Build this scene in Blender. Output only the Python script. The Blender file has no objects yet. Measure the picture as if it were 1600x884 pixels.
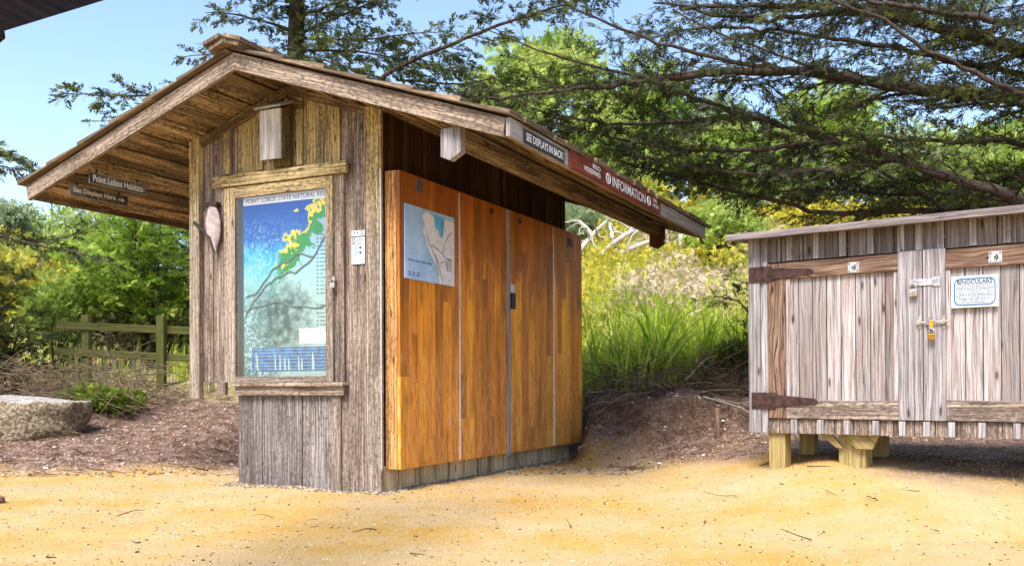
import bpy, math, random
import numpy as np
from mathutils import Vector, Matrix
random.seed(7)
rs = np.random.RandomState(11)
R = math.radians

# ------------------------------------------------------------------ camera, sky, sun, exposure
CAMZ, FPX, PITCH, ROLL = 0.836, 1398.0, 0.0057, -0.0052
PPX, PPY = 913.1, 590.5            # principal point: the photograph is a straightened, off-centre crop
scene = bpy.context.scene
cam_data = bpy.data.cameras.new("camera")
cam_data.sensor_width = 36; cam_data.lens = 36 * FPX / 1600
cam_data.shift_x = -(PPX - 800) / 1600; cam_data.shift_y = (PPY - 442) / 1600
cam_data.clip_start = 0.05; cam_data.clip_end = 2000
cam = bpy.data.objects.new("camera", cam_data); scene.collection.objects.link(cam)
fw = Vector((0, math.cos(PITCH), math.sin(PITCH))); up0 = Vector((0, -math.sin(PITCH), math.cos(PITCH))); rt0 = Vector((1, 0, 0))
rt = rt0 * math.cos(ROLL) + up0 * math.sin(ROLL); up = -rt0 * math.sin(ROLL) + up0 * math.cos(ROLL)
M = Matrix.Identity(4)
for i in range(3):
    M[i][0], M[i][1], M[i][2] = rt[i], up[i], -fw[i]
M[2][3] = CAMZ
cam.matrix_world = M
scene.camera = cam
CAM = Vector((0, 0, CAMZ))

SUN_EL, SUN_AZ = 52, 200           # azimuth clockwise from +Y
world = bpy.data.worlds.new("World"); scene.world = world; world.use_nodes = True
nt = world.node_tree; bg = nt.nodes["Background"]
sky = nt.nodes.new("ShaderNodeTexSky"); sky.sky_type = 'NISHITA'; sky.sun_disc = False
sky.sun_elevation = R(SUN_EL); sky.sun_rotation = R(SUN_AZ)
sky.air_density = 1.0; sky.dust_density = 1.0; sky.ozone_density = 1.0; sky.altitude = 0
nt.links.new(sky.outputs[0], bg.inputs[0]); bg.inputs[1].default_value = 0.108
sun_d = bpy.data.lights.new("sun", 'SUN'); sun_d.energy = 2.5; sun_d.angle = R(26); sun_d.color = (1, .95, .87)
sun = bpy.data.objects.new("sun", sun_d); scene.collection.objects.link(sun)
sv = Vector((math.sin(R(SUN_AZ)) * math.cos(R(SUN_EL)), math.cos(R(SUN_AZ)) * math.cos(R(SUN_EL)), math.sin(R(SUN_EL))))
sun.rotation_euler = sv.to_track_quat('Z', 'Y').to_euler()
vs = scene.view_settings
vs.view_transform = 'Standard'; vs.look = 'None'; vs.gamma = 1; vs.use_curve_mapping = False; vs.exposure = 1.6
scene.render.engine = 'CYCLES'
scene.cycles.max_bounces = 6; scene.cycles.diffuse_bounces = 3; scene.cycles.transparent_max_bounces = 8

# ------------------------------------------------------------------ pixel helpers (1600 x 884 photograph)
def ray(px, py):
    return (rt * (px - PPX) - up * (py - PPY) + fw * FPX)
def at(px, py, D):
    d = ray(px, py); return CAM + d * (D / d.y)
def hit(px, py, p0, n):
    d = ray(px, py); return CAM + d * ((p0 - CAM).dot(n) / d.dot(n))

# ------------------------------------------------------------------ object helpers
COL = scene.collection
def tag(o, label=None, cat=None, group=None, kind=None):
    if label: o["label"] = label
    if cat: o["category"] = cat
    if group: o["group"] = group
    if kind: o["kind"] = kind
    return o
def empty(name, loc=(0, 0, 0), rz=0):
    o = bpy.data.objects.new(name, None); COL.objects.link(o); o.location = loc; o.rotation_euler = (0, 0, rz)
    o.empty_display_size = .2
    return o
V = Vector
class MB:
    def __init__(s): s.v = []; s.f = []; s.uv = []; s.t = []; s.g = []
    def face(s, pts, uvs, tone):
        n = len(s.v); s.v += [tuple(p) for p in pts]; s.f.append(tuple(range(n, n + len(pts)))); s.uv += uvs; s.t.append(tone)
    def solid(s, verts, faces, L, W, T, tone=None):
        """shared-vertex solid; grain runs along L"""
        if tone is None: tone = random.random()
        s.g.append((len(s.v), len(s.f), len(s.uv)))
        L = V(L).normalized(); W = V(W).normalized(); T = V(T).normalized()
        ou, ov = random.uniform(0, 50), random.uniform(0, 50)
        n = len(s.v); s.v += [tuple(p) for p in verts]
        for f in faces:
            ps = [V(verts[i]) for i in f]
            nn = (ps[1] - ps[0]).cross(ps[2] - ps[0]).normalized()
            a = [abs(nn.dot(L)), abs(nn.dot(W)), abs(nn.dot(T))]
            k = a.index(max(a))
            U_, V_ = ((T, W), (L, T), (L, W))[k]
            s.f.append(tuple(i + n for i in f)); s.t.append(tone)
            s.uv += [(ou + p.dot(U_), ov + p.dot(V_)) for p in ps]
    def board(s, o, L, W, T, tone=None, jit=0.0):
        o, L, W, T = V(o), V(L), V(W), V(T)
        vs_ = [o, o + L, o + L + W, o + W, o + T, o + L + T, o + L + W + T, o + W + T]
        if jit: vs_ = [p + V((random.uniform(-jit, jit), random.uniform(-jit, jit), random.uniform(-jit, jit))) for p in vs_]
        F = [(0, 3, 2, 1), (4, 5, 6, 7), (0, 1, 5, 4), (1, 2, 6, 5), (2, 3, 7, 6), (3, 0, 4, 7)]
        if L.cross(W).dot(T) < 0: F = [tuple(reversed(f)) for f in F]
        s.solid(vs_, F, L, W, T, tone)
    def box(s, x0, x1, y0, y1, z0, z1, grain='z', tone=None, jit=0.0):
        d = {'x': ((x1 - x0, 0, 0), (0, y1 - y0, 0), (0, 0, z1 - z0)), 'y': ((0, y1 - y0, 0), (0, 0, z1 - z0), (x1 - x0, 0, 0)),
             'z': ((0, 0, z1 - z0), (x1 - x0, 0, 0), (0, y1 - y0, 0))}[grain]
        s.board((x0, y0, z0), *d, tone=tone, jit=jit)
    def prism(s, poly, T, L, tone=None):
        """poly (list of 3d points) extruded by T, grain along L"""
        T = V(T); P = [V(p) for p in poly]; n = len(P)
        nn = V((0, 0, 0))
        for i in range(n): nn += P[i].cross(P[(i + 1) % n])
        vs_ = P + [p + T for p in P]
        F = [tuple(reversed(range(n))), tuple(range(n, 2 * n))] + [(i, (i + 1) % n, n + (i + 1) % n, n + i) for i in range(n)]
        if nn.dot(T) < 0: F = [tuple(reversed(f)) for f in F]
        s.solid(vs_, F, L, V(L).cross(T), T, tone)
    def tube(s, pts, r, sides=8, tone=.5, cap=True):
        pts = [V(p) for p in pts]; n0 = len(s.v); N = len(pts)
        rr = r if isinstance(r, (list, tuple)) else [r] * N
        ref = V((0, 0, 1))
        for i, p in enumerate(pts):
            t = (pts[min(i + 1, N - 1)] - pts[max(i - 1, 0)]).normalized()
            a = t.cross(ref if abs(t.dot(ref)) < .95 else V((1, 0, 0))).normalized(); b = t.cross(a)
            for k in range(sides):
                q = p + (a * math.cos(2 * math.pi * k / sides) + b * math.sin(2 * math.pi * k / sides)) * rr[i]
                s.v.append(tuple(q))
        for i in range(N - 1):
            for k in range(sides):
                k2 = (k + 1) % sides
                s.f.append((n0 + i * sides + k, n0 + (i + 1) * sides + k, n0 + (i + 1) * sides + k2, n0 + i * sides + k2)); s.t.append(tone)
                s.uv += [(i * .2, k * .1), ((i + 1) * .2, k * .1), ((i + 1) * .2, (k + 1) * .1), (i * .2, (k + 1) * .1)]
        if cap:
            for base, rev in ((n0, False), (n0 + (N - 1) * sides, True)):
                f = tuple(range(base, base + sides))
                s.f.append(tuple(reversed(f)) if rev else f); s.t.append(tone); s.uv += [(.1, .1)] * sides
    def build_each(s, name, mat, parent=None, bevel=0.003):
        g = s.g + [(len(s.v), len(s.f), len(s.uv))]; out = []
        for (v0, f0, u0), (v1, f1, u1) in zip(g[:-1], g[1:]):
            m = MB(); m.v = s.v[v0:v1]; m.f = [tuple(i - v0 for i in f) for f in s.f[f0:f1]]; m.uv = s.uv[u0:u1]; m.t = s.t[f0:f1]
            out.append(m.build(name, mat, parent, bevel))
        return out
    def build(s, name, mat, parent=None, bevel=0.003, smooth=False):
        me = bpy.data.meshes.new(name); me.from_pydata(s.v, [], s.f)
        uvl = me.uv_layers.new(name="UVMap"); uvl.data.foreach_set("uv", [c for p in s.uv for c in p])
        at_ = me.attributes.new("tone", 'FLOAT', 'FACE'); at_.data.foreach_set("value", s.t)
        me.materials.append(mat); me.update()
        if smooth: me.polygons.foreach_set("use_smooth", [True] * len(me.polygons))
        o = bpy.data.objects.new(name, me); COL.objects.link(o)
        if parent: o.parent = parent
        if bevel:
            b = o.modifiers.new("bevel", 'BEVEL'); b.width = bevel; b.segments = 2; b.limit_method = 'ANGLE'; b.angle_limit = R(40)
        return o

def quads_obj(name, verts, tones, mat, parent=None, faces=None, smooth=False):
    """numpy mesh, verts (n*4,3) quads in order unless faces (m,4) given"""
    verts = np.asarray(verts, np.float32).reshape(-1, 3)
    if faces is None: faces = np.arange(len(verts), dtype=np.int32).reshape(-1, 4)
    faces = np.asarray(faces, np.int32)
    me = bpy.data.meshes.new(name)
    me.vertices.add(len(verts)); me.vertices.foreach_set("co", verts.ravel())
    me.loops.add(faces.size); me.loops.foreach_set("vertex_index", faces.ravel())
    me.polygons.add(len(faces)); me.polygons.foreach_set("loop_start", np.arange(0, faces.size, 4, dtype=np.int32))
    me.polygons.foreach_set("loop_total", np.full(len(faces), 4, np.int32))
    if smooth: me.polygons.foreach_set("use_smooth", np.ones(len(faces), bool))
    a = me.attributes.new("tone", 'FLOAT', 'FACE'); a.data.foreach_set("value", np.asarray(tones, np.float32).ravel())
    me.update(calc_edges=True); me.validate()
    me.materials.append(mat)
    o = bpy.data.objects.new(name, me); COL.objects.link(o)
    if parent: o.parent = parent
    return o

# ------------------------------------------------------------------ materials
def new_mat(name):
    m = bpy.data.materials.new(name); m.use_nodes = True
    nt = m.node_tree; return m, nt, nt.nodes, nt.links, nt.nodes["Principled BSDF"]
def ramp(nodes, stops, interp='LINEAR'):
    r = nodes.new("ShaderNodeValToRGB"); cr = r.color_ramp; cr.interpolation = interp
    while len(cr.elements) < len(stops): cr.elements.new(.5)
    for e, (p, c) in zip(cr.elements, stops):
        e.position = p; e.color = (*c, 1) if len(c) == 3 else c
    return r
def math_(nodes, links, op, a, b=None, clamp=False):
    n = nodes.new("ShaderNodeMath"); n.operation = op; n.use_clamp = clamp
    for i, x in enumerate((a, b)):
        if x is None: continue
        if isinstance(x, (int, float)): n.inputs[i].default_value = x
        else: links.new(x, n.inputs[i])
    return n.outputs[0]
def mix(nodes, links, fac, a, b, mode='MIX'):
    n = nodes.new("ShaderNodeMix"); n.data_type = 'RGBA'; n.blend_type = mode
    for i, x in ((0, fac), (6, a), (7, b)):
        if isinstance(x, (int, float)): n.inputs[i].default_value = x
        elif isinstance(x, tuple): n.inputs[i].default_value = (*x, 1) if len(x) == 3 else x
        else: links.new(x, n.inputs[i])
    return n.outputs[2]
def noise(nodes, links, vec, scale, detail=4, rough=.6, dist=0):
    n = nodes.new("ShaderNodeTexNoise"); n.inputs["Scale"].default_value = scale; n.inputs["Detail"].default_value = detail
    n.inputs["Roughness"].default_value = rough; n.inputs["Distortion"].default_value = dist
    links.new(vec, n.inputs["Vector"]); return n.outputs["Fac"]
def mapping(nodes, links, vec, scale):
    m = nodes.new("ShaderNodeMapping"); m.inputs["Scale"].default_value = scale; links.new(vec, m.inputs[0]); return m.outputs[0]

def wood(name, dark, mid, light, stain=(.05, .035, .025), stain_amt=.5, flake=0.0, grain=1.0, tonevar=.5, knots=True, blend=None, rough=.85, wavy=0.6, spec=.2, gold=None, scuff=False):
    """weathered timber, grain along UV u.  blend=(z0,z1,(dark2,mid2,light2)) shifts the timber to second tones above a height"""
    dark = tuple(c * .42 for c in dark); mid = tuple(c * .66 for c in mid); light = tuple(c * .80 for c in light)
    if blend: blend = (blend[0], blend[1], tuple(tuple(c * k for c in q) for q, k in zip(blend[2], (.42, .66, .80))))
    m, nt, N, L, bs = new_mat(name)
    uv = N.new("ShaderNodeUVMap").outputs[0]; obj = N.new("ShaderNodeTexCoord").outputs["Object"]
    tone = N.new("ShaderNodeAttribute"); tone.attribute_name = "tone"; tone = tone.outputs["Fac"]
    warp = N.new("ShaderNodeTexNoise"); warp.inputs["Scale"].default_value = 1.0; warp.inputs["Detail"].default_value = 2
    L.new(mapping(N, L, uv, (2.2, 7, 1)), warp.inputs["Vector"])
    wv = N.new("ShaderNodeVectorMath"); wv.operation = 'MULTIPLY_ADD'
    L.new(warp.outputs["Color"], wv.inputs[0]); wv.inputs[1].default_value = (0, .05 * wavy, 0); L.new(uv, wv.inputs[2]); uvw = wv.outputs[0]
    fine = noise(N, L, mapping(N, L, uvw, (2.5, 170, 1)), 1, 5, .75)
    med = noise(N, L, mapping(N, L, uvw, (1.1, 62, 1)), 1, 6, .72, .3)
    blot = noise(N, L, mapping(N, L, uvw, (1.3, 5.5, 1)), 1, 5, .68)
    g = math_(N, L, 'ADD', math_(N, L, 'MULTIPLY', fine, .5), math_(N, L, 'MULTIPLY', med, .5))
    rp = ramp(N, [(.5 - .11 / grain, dark), (.49, mid), (.5 + .10 / grain, light)]); L.new(g, rp.inputs[0]); col = rp.outputs[0]
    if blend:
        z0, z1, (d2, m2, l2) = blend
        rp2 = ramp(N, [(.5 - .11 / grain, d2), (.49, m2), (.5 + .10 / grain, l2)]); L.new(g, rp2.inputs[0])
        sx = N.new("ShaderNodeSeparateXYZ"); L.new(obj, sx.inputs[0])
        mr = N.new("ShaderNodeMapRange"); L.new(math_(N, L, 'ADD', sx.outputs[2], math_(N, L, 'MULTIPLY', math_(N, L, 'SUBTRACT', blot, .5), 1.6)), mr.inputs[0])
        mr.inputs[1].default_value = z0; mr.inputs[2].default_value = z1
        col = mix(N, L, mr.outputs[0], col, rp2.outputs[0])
    # board to board difference
    tv = math_(N, L, 'ADD', math_(N, L, 'MULTIPLY', tone, tonevar), 1 - tonevar / 2)
    hsv = N.new("ShaderNodeHueSaturation"); L.new(col, hsv.inputs["Color"]); L.new(tv, hsv.inputs["Value"]); col = hsv.outputs[0]
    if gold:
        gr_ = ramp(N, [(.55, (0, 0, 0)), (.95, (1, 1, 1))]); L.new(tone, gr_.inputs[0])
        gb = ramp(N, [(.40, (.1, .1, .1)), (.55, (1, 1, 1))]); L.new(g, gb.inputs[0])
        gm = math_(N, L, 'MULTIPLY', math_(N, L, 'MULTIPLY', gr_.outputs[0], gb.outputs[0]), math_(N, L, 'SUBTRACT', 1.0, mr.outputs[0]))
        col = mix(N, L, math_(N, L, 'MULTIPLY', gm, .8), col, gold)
    if scuff:
        sz = N.new("ShaderNodeMapRange"); L.new(math_(N, L, 'ADD', sx.outputs[2], math_(N, L, 'MULTIPLY', math_(N, L, 'SUBTRACT', blot, .5), 1.8)), sz.inputs[0])
        sz.inputs[1].default_value = 1.35; sz.inputs[2].default_value = .75
        sc = noise(N, L, mapping(N, L, uvw, (7, 90, 1)), 1, 4, .7)
        sa = ramp(N, [(.50, (0, 0, 0)), (.58, (1, 1, 1))]); L.new(sc, sa.inputs[0]); sb = ramp(N, [(.38, (1, 1, 1)), (.47, (0, 0, 0))]); L.new(sc, sb.inputs[0])
        col = mix(N, L, math_(N, L, 'MULTIPLY', math_(N, L, 'MULTIPLY', sz.outputs[0], sb.outputs[0]), .75), col, (.20, .075, .03))
        col = mix(N, L, math_(N, L, 'MULTIPLY', math_(N, L, 'MULTIPLY', sz.outputs[0], sa.outputs[0]), .55), col, (.66, .40, .22))
    # stains
    sr = ramp(N, [(.46, (0, 0, 0)), (.66, (1, 1, 1))]); L.new(blot, sr.inputs[0])
    col = mix(N, L, math_(N, L, 'MULTIPLY', sr.outputs[0], stain_amt), col, stain)
    h = g
    if flake:
        fl = noise(N, L, mapping(N, L, uvw, (24, 60, 1)), 1, 4, .7)
        fb = math_(N, L, 'ADD', fl, math_(N, L, 'MULTIPLY', math_(N, L, 'SUBTRACT', blot, .5), .55))
        fr = ramp(N, [(.52, (0, 0, 0)), (.56, (1, 1, 1))]); L.new(fb, fr.inputs[0])
        col = mix(N, L, math_(N, L, 'MULTIPLY', fr.outputs[0], flake), col, tuple(c * .32 for c in mid))
        h = math_(N, L, 'SUBTRACT', g, math_(N, L, 'MULTIPLY', fr.outputs[0], .35))
    if knots:
        vo = N.new("ShaderNodeTexVoronoi"); vo.inputs["Scale"].default_value = 1
        L.new(mapping(N, L, uvw, (3.2, 11, 1)), vo.inputs["Vector"])
        kr = ramp(N, [(.05, (1, 1, 1)), (.09, (.9, .9, .9)), (.12, (.25, .25, .25)), (.2, (0, 0, 0))]); L.new(vo.outputs["Distance"], kr.inputs[0])
        col = mix(N, L, math_(N, L, 'MULTIPLY', kr.outputs[0], .8), col, tuple(c * .35 for c in dark))
    L.new(col, bs.inputs["Base Color"]); bs.inputs["Roughness"].default_value = rough; bs.inputs["Specular IOR Level"].default_value = spec
    bp = N.new("ShaderNodeBump"); bp.inputs["Strength"].default_value = .75; bp.inputs["Distance"].default_value = .006; L.new(h, bp.inputs["Height"])
    L.new(bp.outputs[0], bs.inputs["Normal"])
    return m

def plain(name, col, rough=.6, metal=0, var=.15, scale=30, col2=None, bump=.2, spec=.4):
    m, nt, N, L, bs = new_mat(name)
    obj = N.new("ShaderNodeTexCoord").outputs["Object"]
    n = noise(N, L, obj, scale, 5, .6)
    r = ramp(N, [(.35, tuple(c * (1 - var) for c in col)), (.65, col2 or tuple(min(1, c * (1 + var)) for c in col))]); L.new(n, r.inputs[0])
    L.new(r.outputs[0], bs.inputs["Base Color"]); bs.inputs["Roughness"].default_value = rough; bs.inputs["Metallic"].default_value = metal
    bs.inputs["Specular IOR Level"].default_value = spec
    if bump:
        bp = N.new("ShaderNodeBump"); bp.inputs["Strength"].default_value = bump; bp.inputs["Distance"].default_value = .003; L.new(n, bp.inputs["Height"]); L.new(bp.outputs[0], bs.inputs["Normal"])
    return m

def leafy(name, dark, mid, light, trans=.3, patch=None):
    m, nt, N, L, bs = new_mat(name)
    tone = N.new("ShaderNodeAttribute"); tone.attribute_name = "tone"
    r = ramp(N, [(0, dark), (.5, mid), (1, light)]); L.new(tone.outputs["Fac"], r.inputs[0]); col = r.outputs[0]
    geo = N.new("ShaderNodeNewGeometry")
    n = noise(N, L, geo.outputs["Position"], 1.7, 3)
    hv = N.new("ShaderNodeHueSaturation"); L.new(col, hv.inputs["Color"])
    L.new(math_(N, L, 'ADD', math_(N, L, 'MULTIPLY', n, 1.0), .5), hv.inputs["Value"]); col = hv.outputs[0]
    if patch:
        n2 = noise(N, L, geo.outputs["Position"], 2.6, 3)
        pr = ramp(N, [(.5, (0, 0, 0)), (.62, (1, 1, 1))]); L.new(n2, pr.inputs[0]); col = mix(N, L, math_(N, L, 'MULTIPLY', pr.outputs[0], .7), col, patch)
    L.new(col, bs.inputs["Base Color"]); bs.inputs["Roughness"].default_value = .6; bs.inputs["Specular IOR Level"].default_value = .25
    tr = N.new("ShaderNodeBsdfTranslucent"); L.new(col, tr.inputs[0])
    mx = N.new("ShaderNodeMixShader"); mx.inputs[0].default_value = trans
    L.new(bs.outputs[0], mx.inputs[1]); L.new(tr.outputs[0], mx.inputs[2])
    L.new(mx.outputs[0], N["Material Output"].inputs[0])
    return m

YEL = ((.12, .07, .025), (.62, .44, .175), (1.0, .80, .42))
GRY = ((.08, .06, .058), (.31, .26, .245), (.60, .54, .525))
m_gable = wood("weathered_siding", *GRY, stain=(.09, .06, .04), stain_amt=.45, flake=.65, blend=(2.0, 2.45, YEL), tonevar=.6)
m_trim = wood("weathered_trim", (.15, .11, .08), (.36, .28, .22), (.58, .48, .40), stain_amt=.35, flake=.6, blend=(2.0, 2.6, YEL), tonevar=.25)
m_bay = wood("brown_siding", (.09, .062, .05), (.30, .22, .18), (.60, .48, .40), stain_amt=.5, flake=.6, tonevar=.4)
m_rake = wood("rake_timber", (.12, .08, .06), (.37, .275, .21), (.68, .545, .43), stain=(.13, .08, .055), stain_amt=.45, flake=.7, knots=False, tonevar=.1, grain=.9)
m_soffit = wood("soffit_timber", (.07, .04, .02), (.36, .24, .13), (.80, .61, .38), stain=(.04, .022, .012), stain_amt=.75, flake=.9, tonevar=1.1)
m_fascia = wood("pale_fascia", (.3, .25, .23), (.44, .40, .38), (.62, .59, .57), stain_amt=.15, knots=False, tonevar=.1, grain=.8)
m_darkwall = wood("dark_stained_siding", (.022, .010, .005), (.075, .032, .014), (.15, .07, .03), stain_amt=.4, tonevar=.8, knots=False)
m_base = wood("tan_base_boards", (.30, .21, .12), (.85, .66, .42), (1.0, .90, .66), stain_amt=.6, tonevar=.4)
m_shake = wood("cedar_shakes", (.09, .06, .04), (.25, .17, .115), (.46, .35, .25), stain=(.07, .08, .03), stain_amt=.4, flake=.3, tonevar=.7, knots=False)
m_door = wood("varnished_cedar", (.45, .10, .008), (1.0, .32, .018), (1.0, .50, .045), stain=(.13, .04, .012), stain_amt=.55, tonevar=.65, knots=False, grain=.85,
              blend=(1.5, 2.0, ((.22, .05, .010), (.50, .13, .014), (.72, .25, .028))), rough=.5, spec=.35, gold=(.95, .47, .02), scuff=True)  # darker upper half: eave shade painted into the colour, plus redder cedar
m_doorside = wood("rough_cedar_edge", (.26, .10, .03), (.66, .31, .10), (.90, .52, .22), stain_amt=.4, flake=.5, grain=1.2)
m_siding = wood("dark_silver_siding", (.06, .045, .045), (.22, .18, .18), (.37, .32, .32), stain=(.05, .04, .03), stain_amt=.5, tonevar=.7)  # timber of a darker brown than the battens
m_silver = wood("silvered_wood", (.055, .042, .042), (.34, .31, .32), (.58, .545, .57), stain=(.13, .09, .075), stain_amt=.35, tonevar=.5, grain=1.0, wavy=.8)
m_silver2 = wood("silvered_plum_wood", (.06, .042, .038), (.40, .34, .335), (.61, .555, .56), stain=(.22, .14, .10), stain_amt=.45, tonevar=.7, wavy=.9)
m_rail = wood("reddish_rail", (.035, .018, .012), (.22, .125, .085), (.40, .27, .20), stain=(.07, .035, .02), stain_amt=.5, tonevar=.2, wavy=2.5, grain=1.4)
m_post = wood("treated_post", (.22, .15, .05), (.42, .31, .12), (.56, .43, .20), stain_amt=.1, tonevar=.2, knots=False)
m_fence = wood("mossy_fence", (.05, .045, .015), (.13, .125, .035), (.24, .23, .07), stain=(.09, .11, .02), stain_amt=.6, tonevar=.5)
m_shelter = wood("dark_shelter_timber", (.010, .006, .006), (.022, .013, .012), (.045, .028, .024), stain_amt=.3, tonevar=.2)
m_redsign = wood("red_sign_wood", (.08, .018, .012), (.19, .042, .026), (.30, .075, .045), stain=(.50, .10, .04), stain_amt=.25, tonevar=0, knots=False)
m_white = plain("white_paint", (.50, .52, .55), .5, var=.05, bump=0)
m_whitel = plain("white_letters", (.8, .8, .8), .6, var=.03, bump=0)
m_black = plain("dark_sign_plate", (.035, .025, .025), .5, var=.3)
m_greyplate = plain("grey_sign_plate", (.05, .042, .04), .35, var=.5, scale=5, col2=(.20, .19, .185), spec=.6)
m_rust = plain("rusted_strap_iron", (.030, .014, .013), .8, .2, var=.5, scale=22, col2=(.075, .032, .026), bump=.6)
m_steel = plain("galvanised_steel", (.45, .44, .43), .45, .8, var=.3, scale=40)
m_steelold = plain("stained_steel", (.36, .30, .26), .5, .7, var=.5, scale=30)
m_brass = plain("brass", (.36, .19, .03), .3, .85, var=.25, scale=60)
m_yellow = plain("yellow_plastic", (.42, .23, .01), .45, var=.1)
m_hinge = plain("piano_hinge", (.62, .60, .58), .4, .6, var=.4, scale=120)
m_birdfront = wood("pale_box_wood", (.28, .25, .23), (.60, .56, .54), (.80, .77, .76), stain=(.04, .03, .03), stain_amt=.3, flake=.0, tonevar=.1, knots=False)
m_birddark = wood("stained_box_wood", (.05, .035, .015), (.17, .12, .055), (.42, .32, .15), stain_amt=.7, flake=1.0, knots=False)
m_blue = plain("blue_ink", (.01, .12, .34), .5, var=.1, bump=0)
m_navy = plain("navy_ink", (.01, .03, .12), .5, var=.2, bump=0)
m_ink = plain("black_ink", (.025, .025, .035), .5, var=.1, bump=0)
m_dark = plain("dark_iron", (.03, .028, .03), .6, .3, var=.3)
m_cloth = plain("pale_pink_cloth", (.40, .32, .315), .9, var=.3, scale=14, bump=.5)

def bark(name, a, b):
    m, nt, N, L, bs = new_mat(name)
    geo = N.new("ShaderNodeNewGeometry").outputs["Position"]
    n = noise(N, L, mapping(N, L, geo, (14, 14, 9)), 1.6, 6, .7, .4)
    r = ramp(N, [(.35, a), (.65, b)]); L.new(n, r.inputs[0]); L.new(r.outputs[0], bs.inputs["Base Color"]); bs.inputs["Roughness"].default_value = .95
    bp = N.new("ShaderNodeBump"); bp.inputs["Strength"].default_value = .9; bp.inputs["Distance"].default_value = .02; L.new(n, bp.inputs["Height"]); L.new(bp.outputs[0], bs.inputs["Normal"])
    return m
m_bark = bark("cypress_bark", (.018, .012, .010), (.085, .055, .045))
m_barkg = bark("mossy_bark", (.05, .04, .02), (.20, .17, .09))
m_deadw = bark("dead_wood", (.12, .09, .07), (.42, .34, .28))
m_whitew = bark("bleached_wood", (.35, .31, .28), (.62, .56, .50))
m_cyp = leafy("cypress_dark", (.016, .020, .009), (.062, .076, .020), (.21, .24, .045), .35)
m_cypb = leafy("cypress_olive", (.022, .028, .012), (.075, .095, .022), (.20, .24, .045), .35)
m_young = leafy("young_cypress", (.05, .10, .012), (.22, .36, .035), (.50, .62, .09), .35)
m_far = leafy("hill_foliage", (.08, .13, .025), (.30, .42, .07), (.54, .60, .18), .45)
m_farg = leafy("hill_foliage_grey", (.10, .14, .08), (.26, .34, .18), (.50, .56, .36), .35)
m_juni = leafy("juniper_green", (.05, .09, .01), (.15, .22, .02), (.30, .36, .05), .3)
m_grass = leafy("tall_grass_green", (.14, .26, .015), (.46, .58, .05), (.72, .70, .20), .5)
m_flow = leafy("hill_scrub", (.28, .28, .03), (.50, .46, .07), (.50, .48, .24), .3, patch=(.56, .46, .03))
m_dry = bark("dry_twigs", (.05, .03, .018), (.26, .17, .10))

# ------------------------------------------------------------------ ground
def pl(y, P):
    return np.interp(y, [p[0] for p in P], [p[1] for p in P])
PR = [(0, 0), (4.6, 0), (6.4, .27), (9.2, .31), (9.75, .34), (9.98, .60), (11, .74), (12, .98), (16, 2.3), (22, 4.4), (30, 6.6), (45, 9), (70, 11), (400, 14)]
PL = [(0, 0), (8.4, 0), (9.3, .08), (14, .80), (16, 1.15), (25, 3.5), (60, 7.5), (400, 12)]
PK = [(0, 0), (10.9, 0), (12.6, .95), (16, 1.9), (22, 4.0), (30, 6.2), (60, 9), (400, 14)]
def sm(a, b, x):
    t = np.clip((x - a) / (b - a), 0, 1); return t * t * (3 - 2 * t)
def vnoise(x, y, s, seed=0):
    x = np.asarray(x) * s + seed * 17.3; y = np.asarray(y) * s + seed * 9.1
    xi = np.floor(x); yi = np.floor(y); fx = x - xi; fy = y - yi
    def hsh(a, b):
        t = np.sin(a * 127.1 + b * 311.7) * 43758.5453; return t - np.floor(t)
    fx = fx * fx * (3 - 2 * fx); fy = fy * fy * (3 - 2 * fy)
    return (hsh(xi, yi) * (1 - fx) + hsh(xi + 1, yi) * fx) * (1 - fy) + (hsh(xi, yi + 1) * (1 - fx) + hsh(xi + 1, yi + 1) * fx) * fy
def gz(x, y):
    x = np.asarray(x, float); y = np.asarray(y, float)
    zr = pl(y + .5 * (vnoise(x, y * .3, .9, 3) - .5) * sm(.1, .7, x) - .42 * (1 - sm(.05, .6, x)) * (y > 8), PR); zl = pl(y, PL); zk = pl(y, PK)
    b_ = sm(9.0, 9.7, y); wr = sm(.3, 1.9, x) * (1 - b_) + sm(-.15, .08, x) * b_; wl = sm(-3.5, -4.4, x)
    wk = 1 - wr - wl
    z = zr * wr + zl * wl + zk * wk
    far = sm(9.2, 12, y)
    z = z + far * (.16 * (vnoise(x, y, 1.1, 1) - .5) + .07 * (vnoise(x, y, 3.3, 2) - .5)) + sm(16, 40, y) * 1.6 * (vnoise(x, y, .12, 5) - .5)
    rough = sm(7.5, 9.5, y) * (1 - np.clip(wk, 0, 1) * (y < 10.9))
    z = z + .018 * (vnoise(x, y, 2.2, 14) - .5) + (.016 + .03 * rough) * (vnoise(x, y, 5, 4) - .5) + (.008 + .02 * rough) * (vnoise(x, y, 14, 6) - .5)
    bank = sm(9.1, 9.7, y) * (1 - sm(10.3, 11.5, y)) * wr
    z = z + bank * (.20 * (vnoise(x, y, 2.3, 8) - .5) + .14 * (vnoise(x, y, 6.3, 18) - .5) + .07 * (vnoise(x, y, 13, 28) - .5))
    return z
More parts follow.
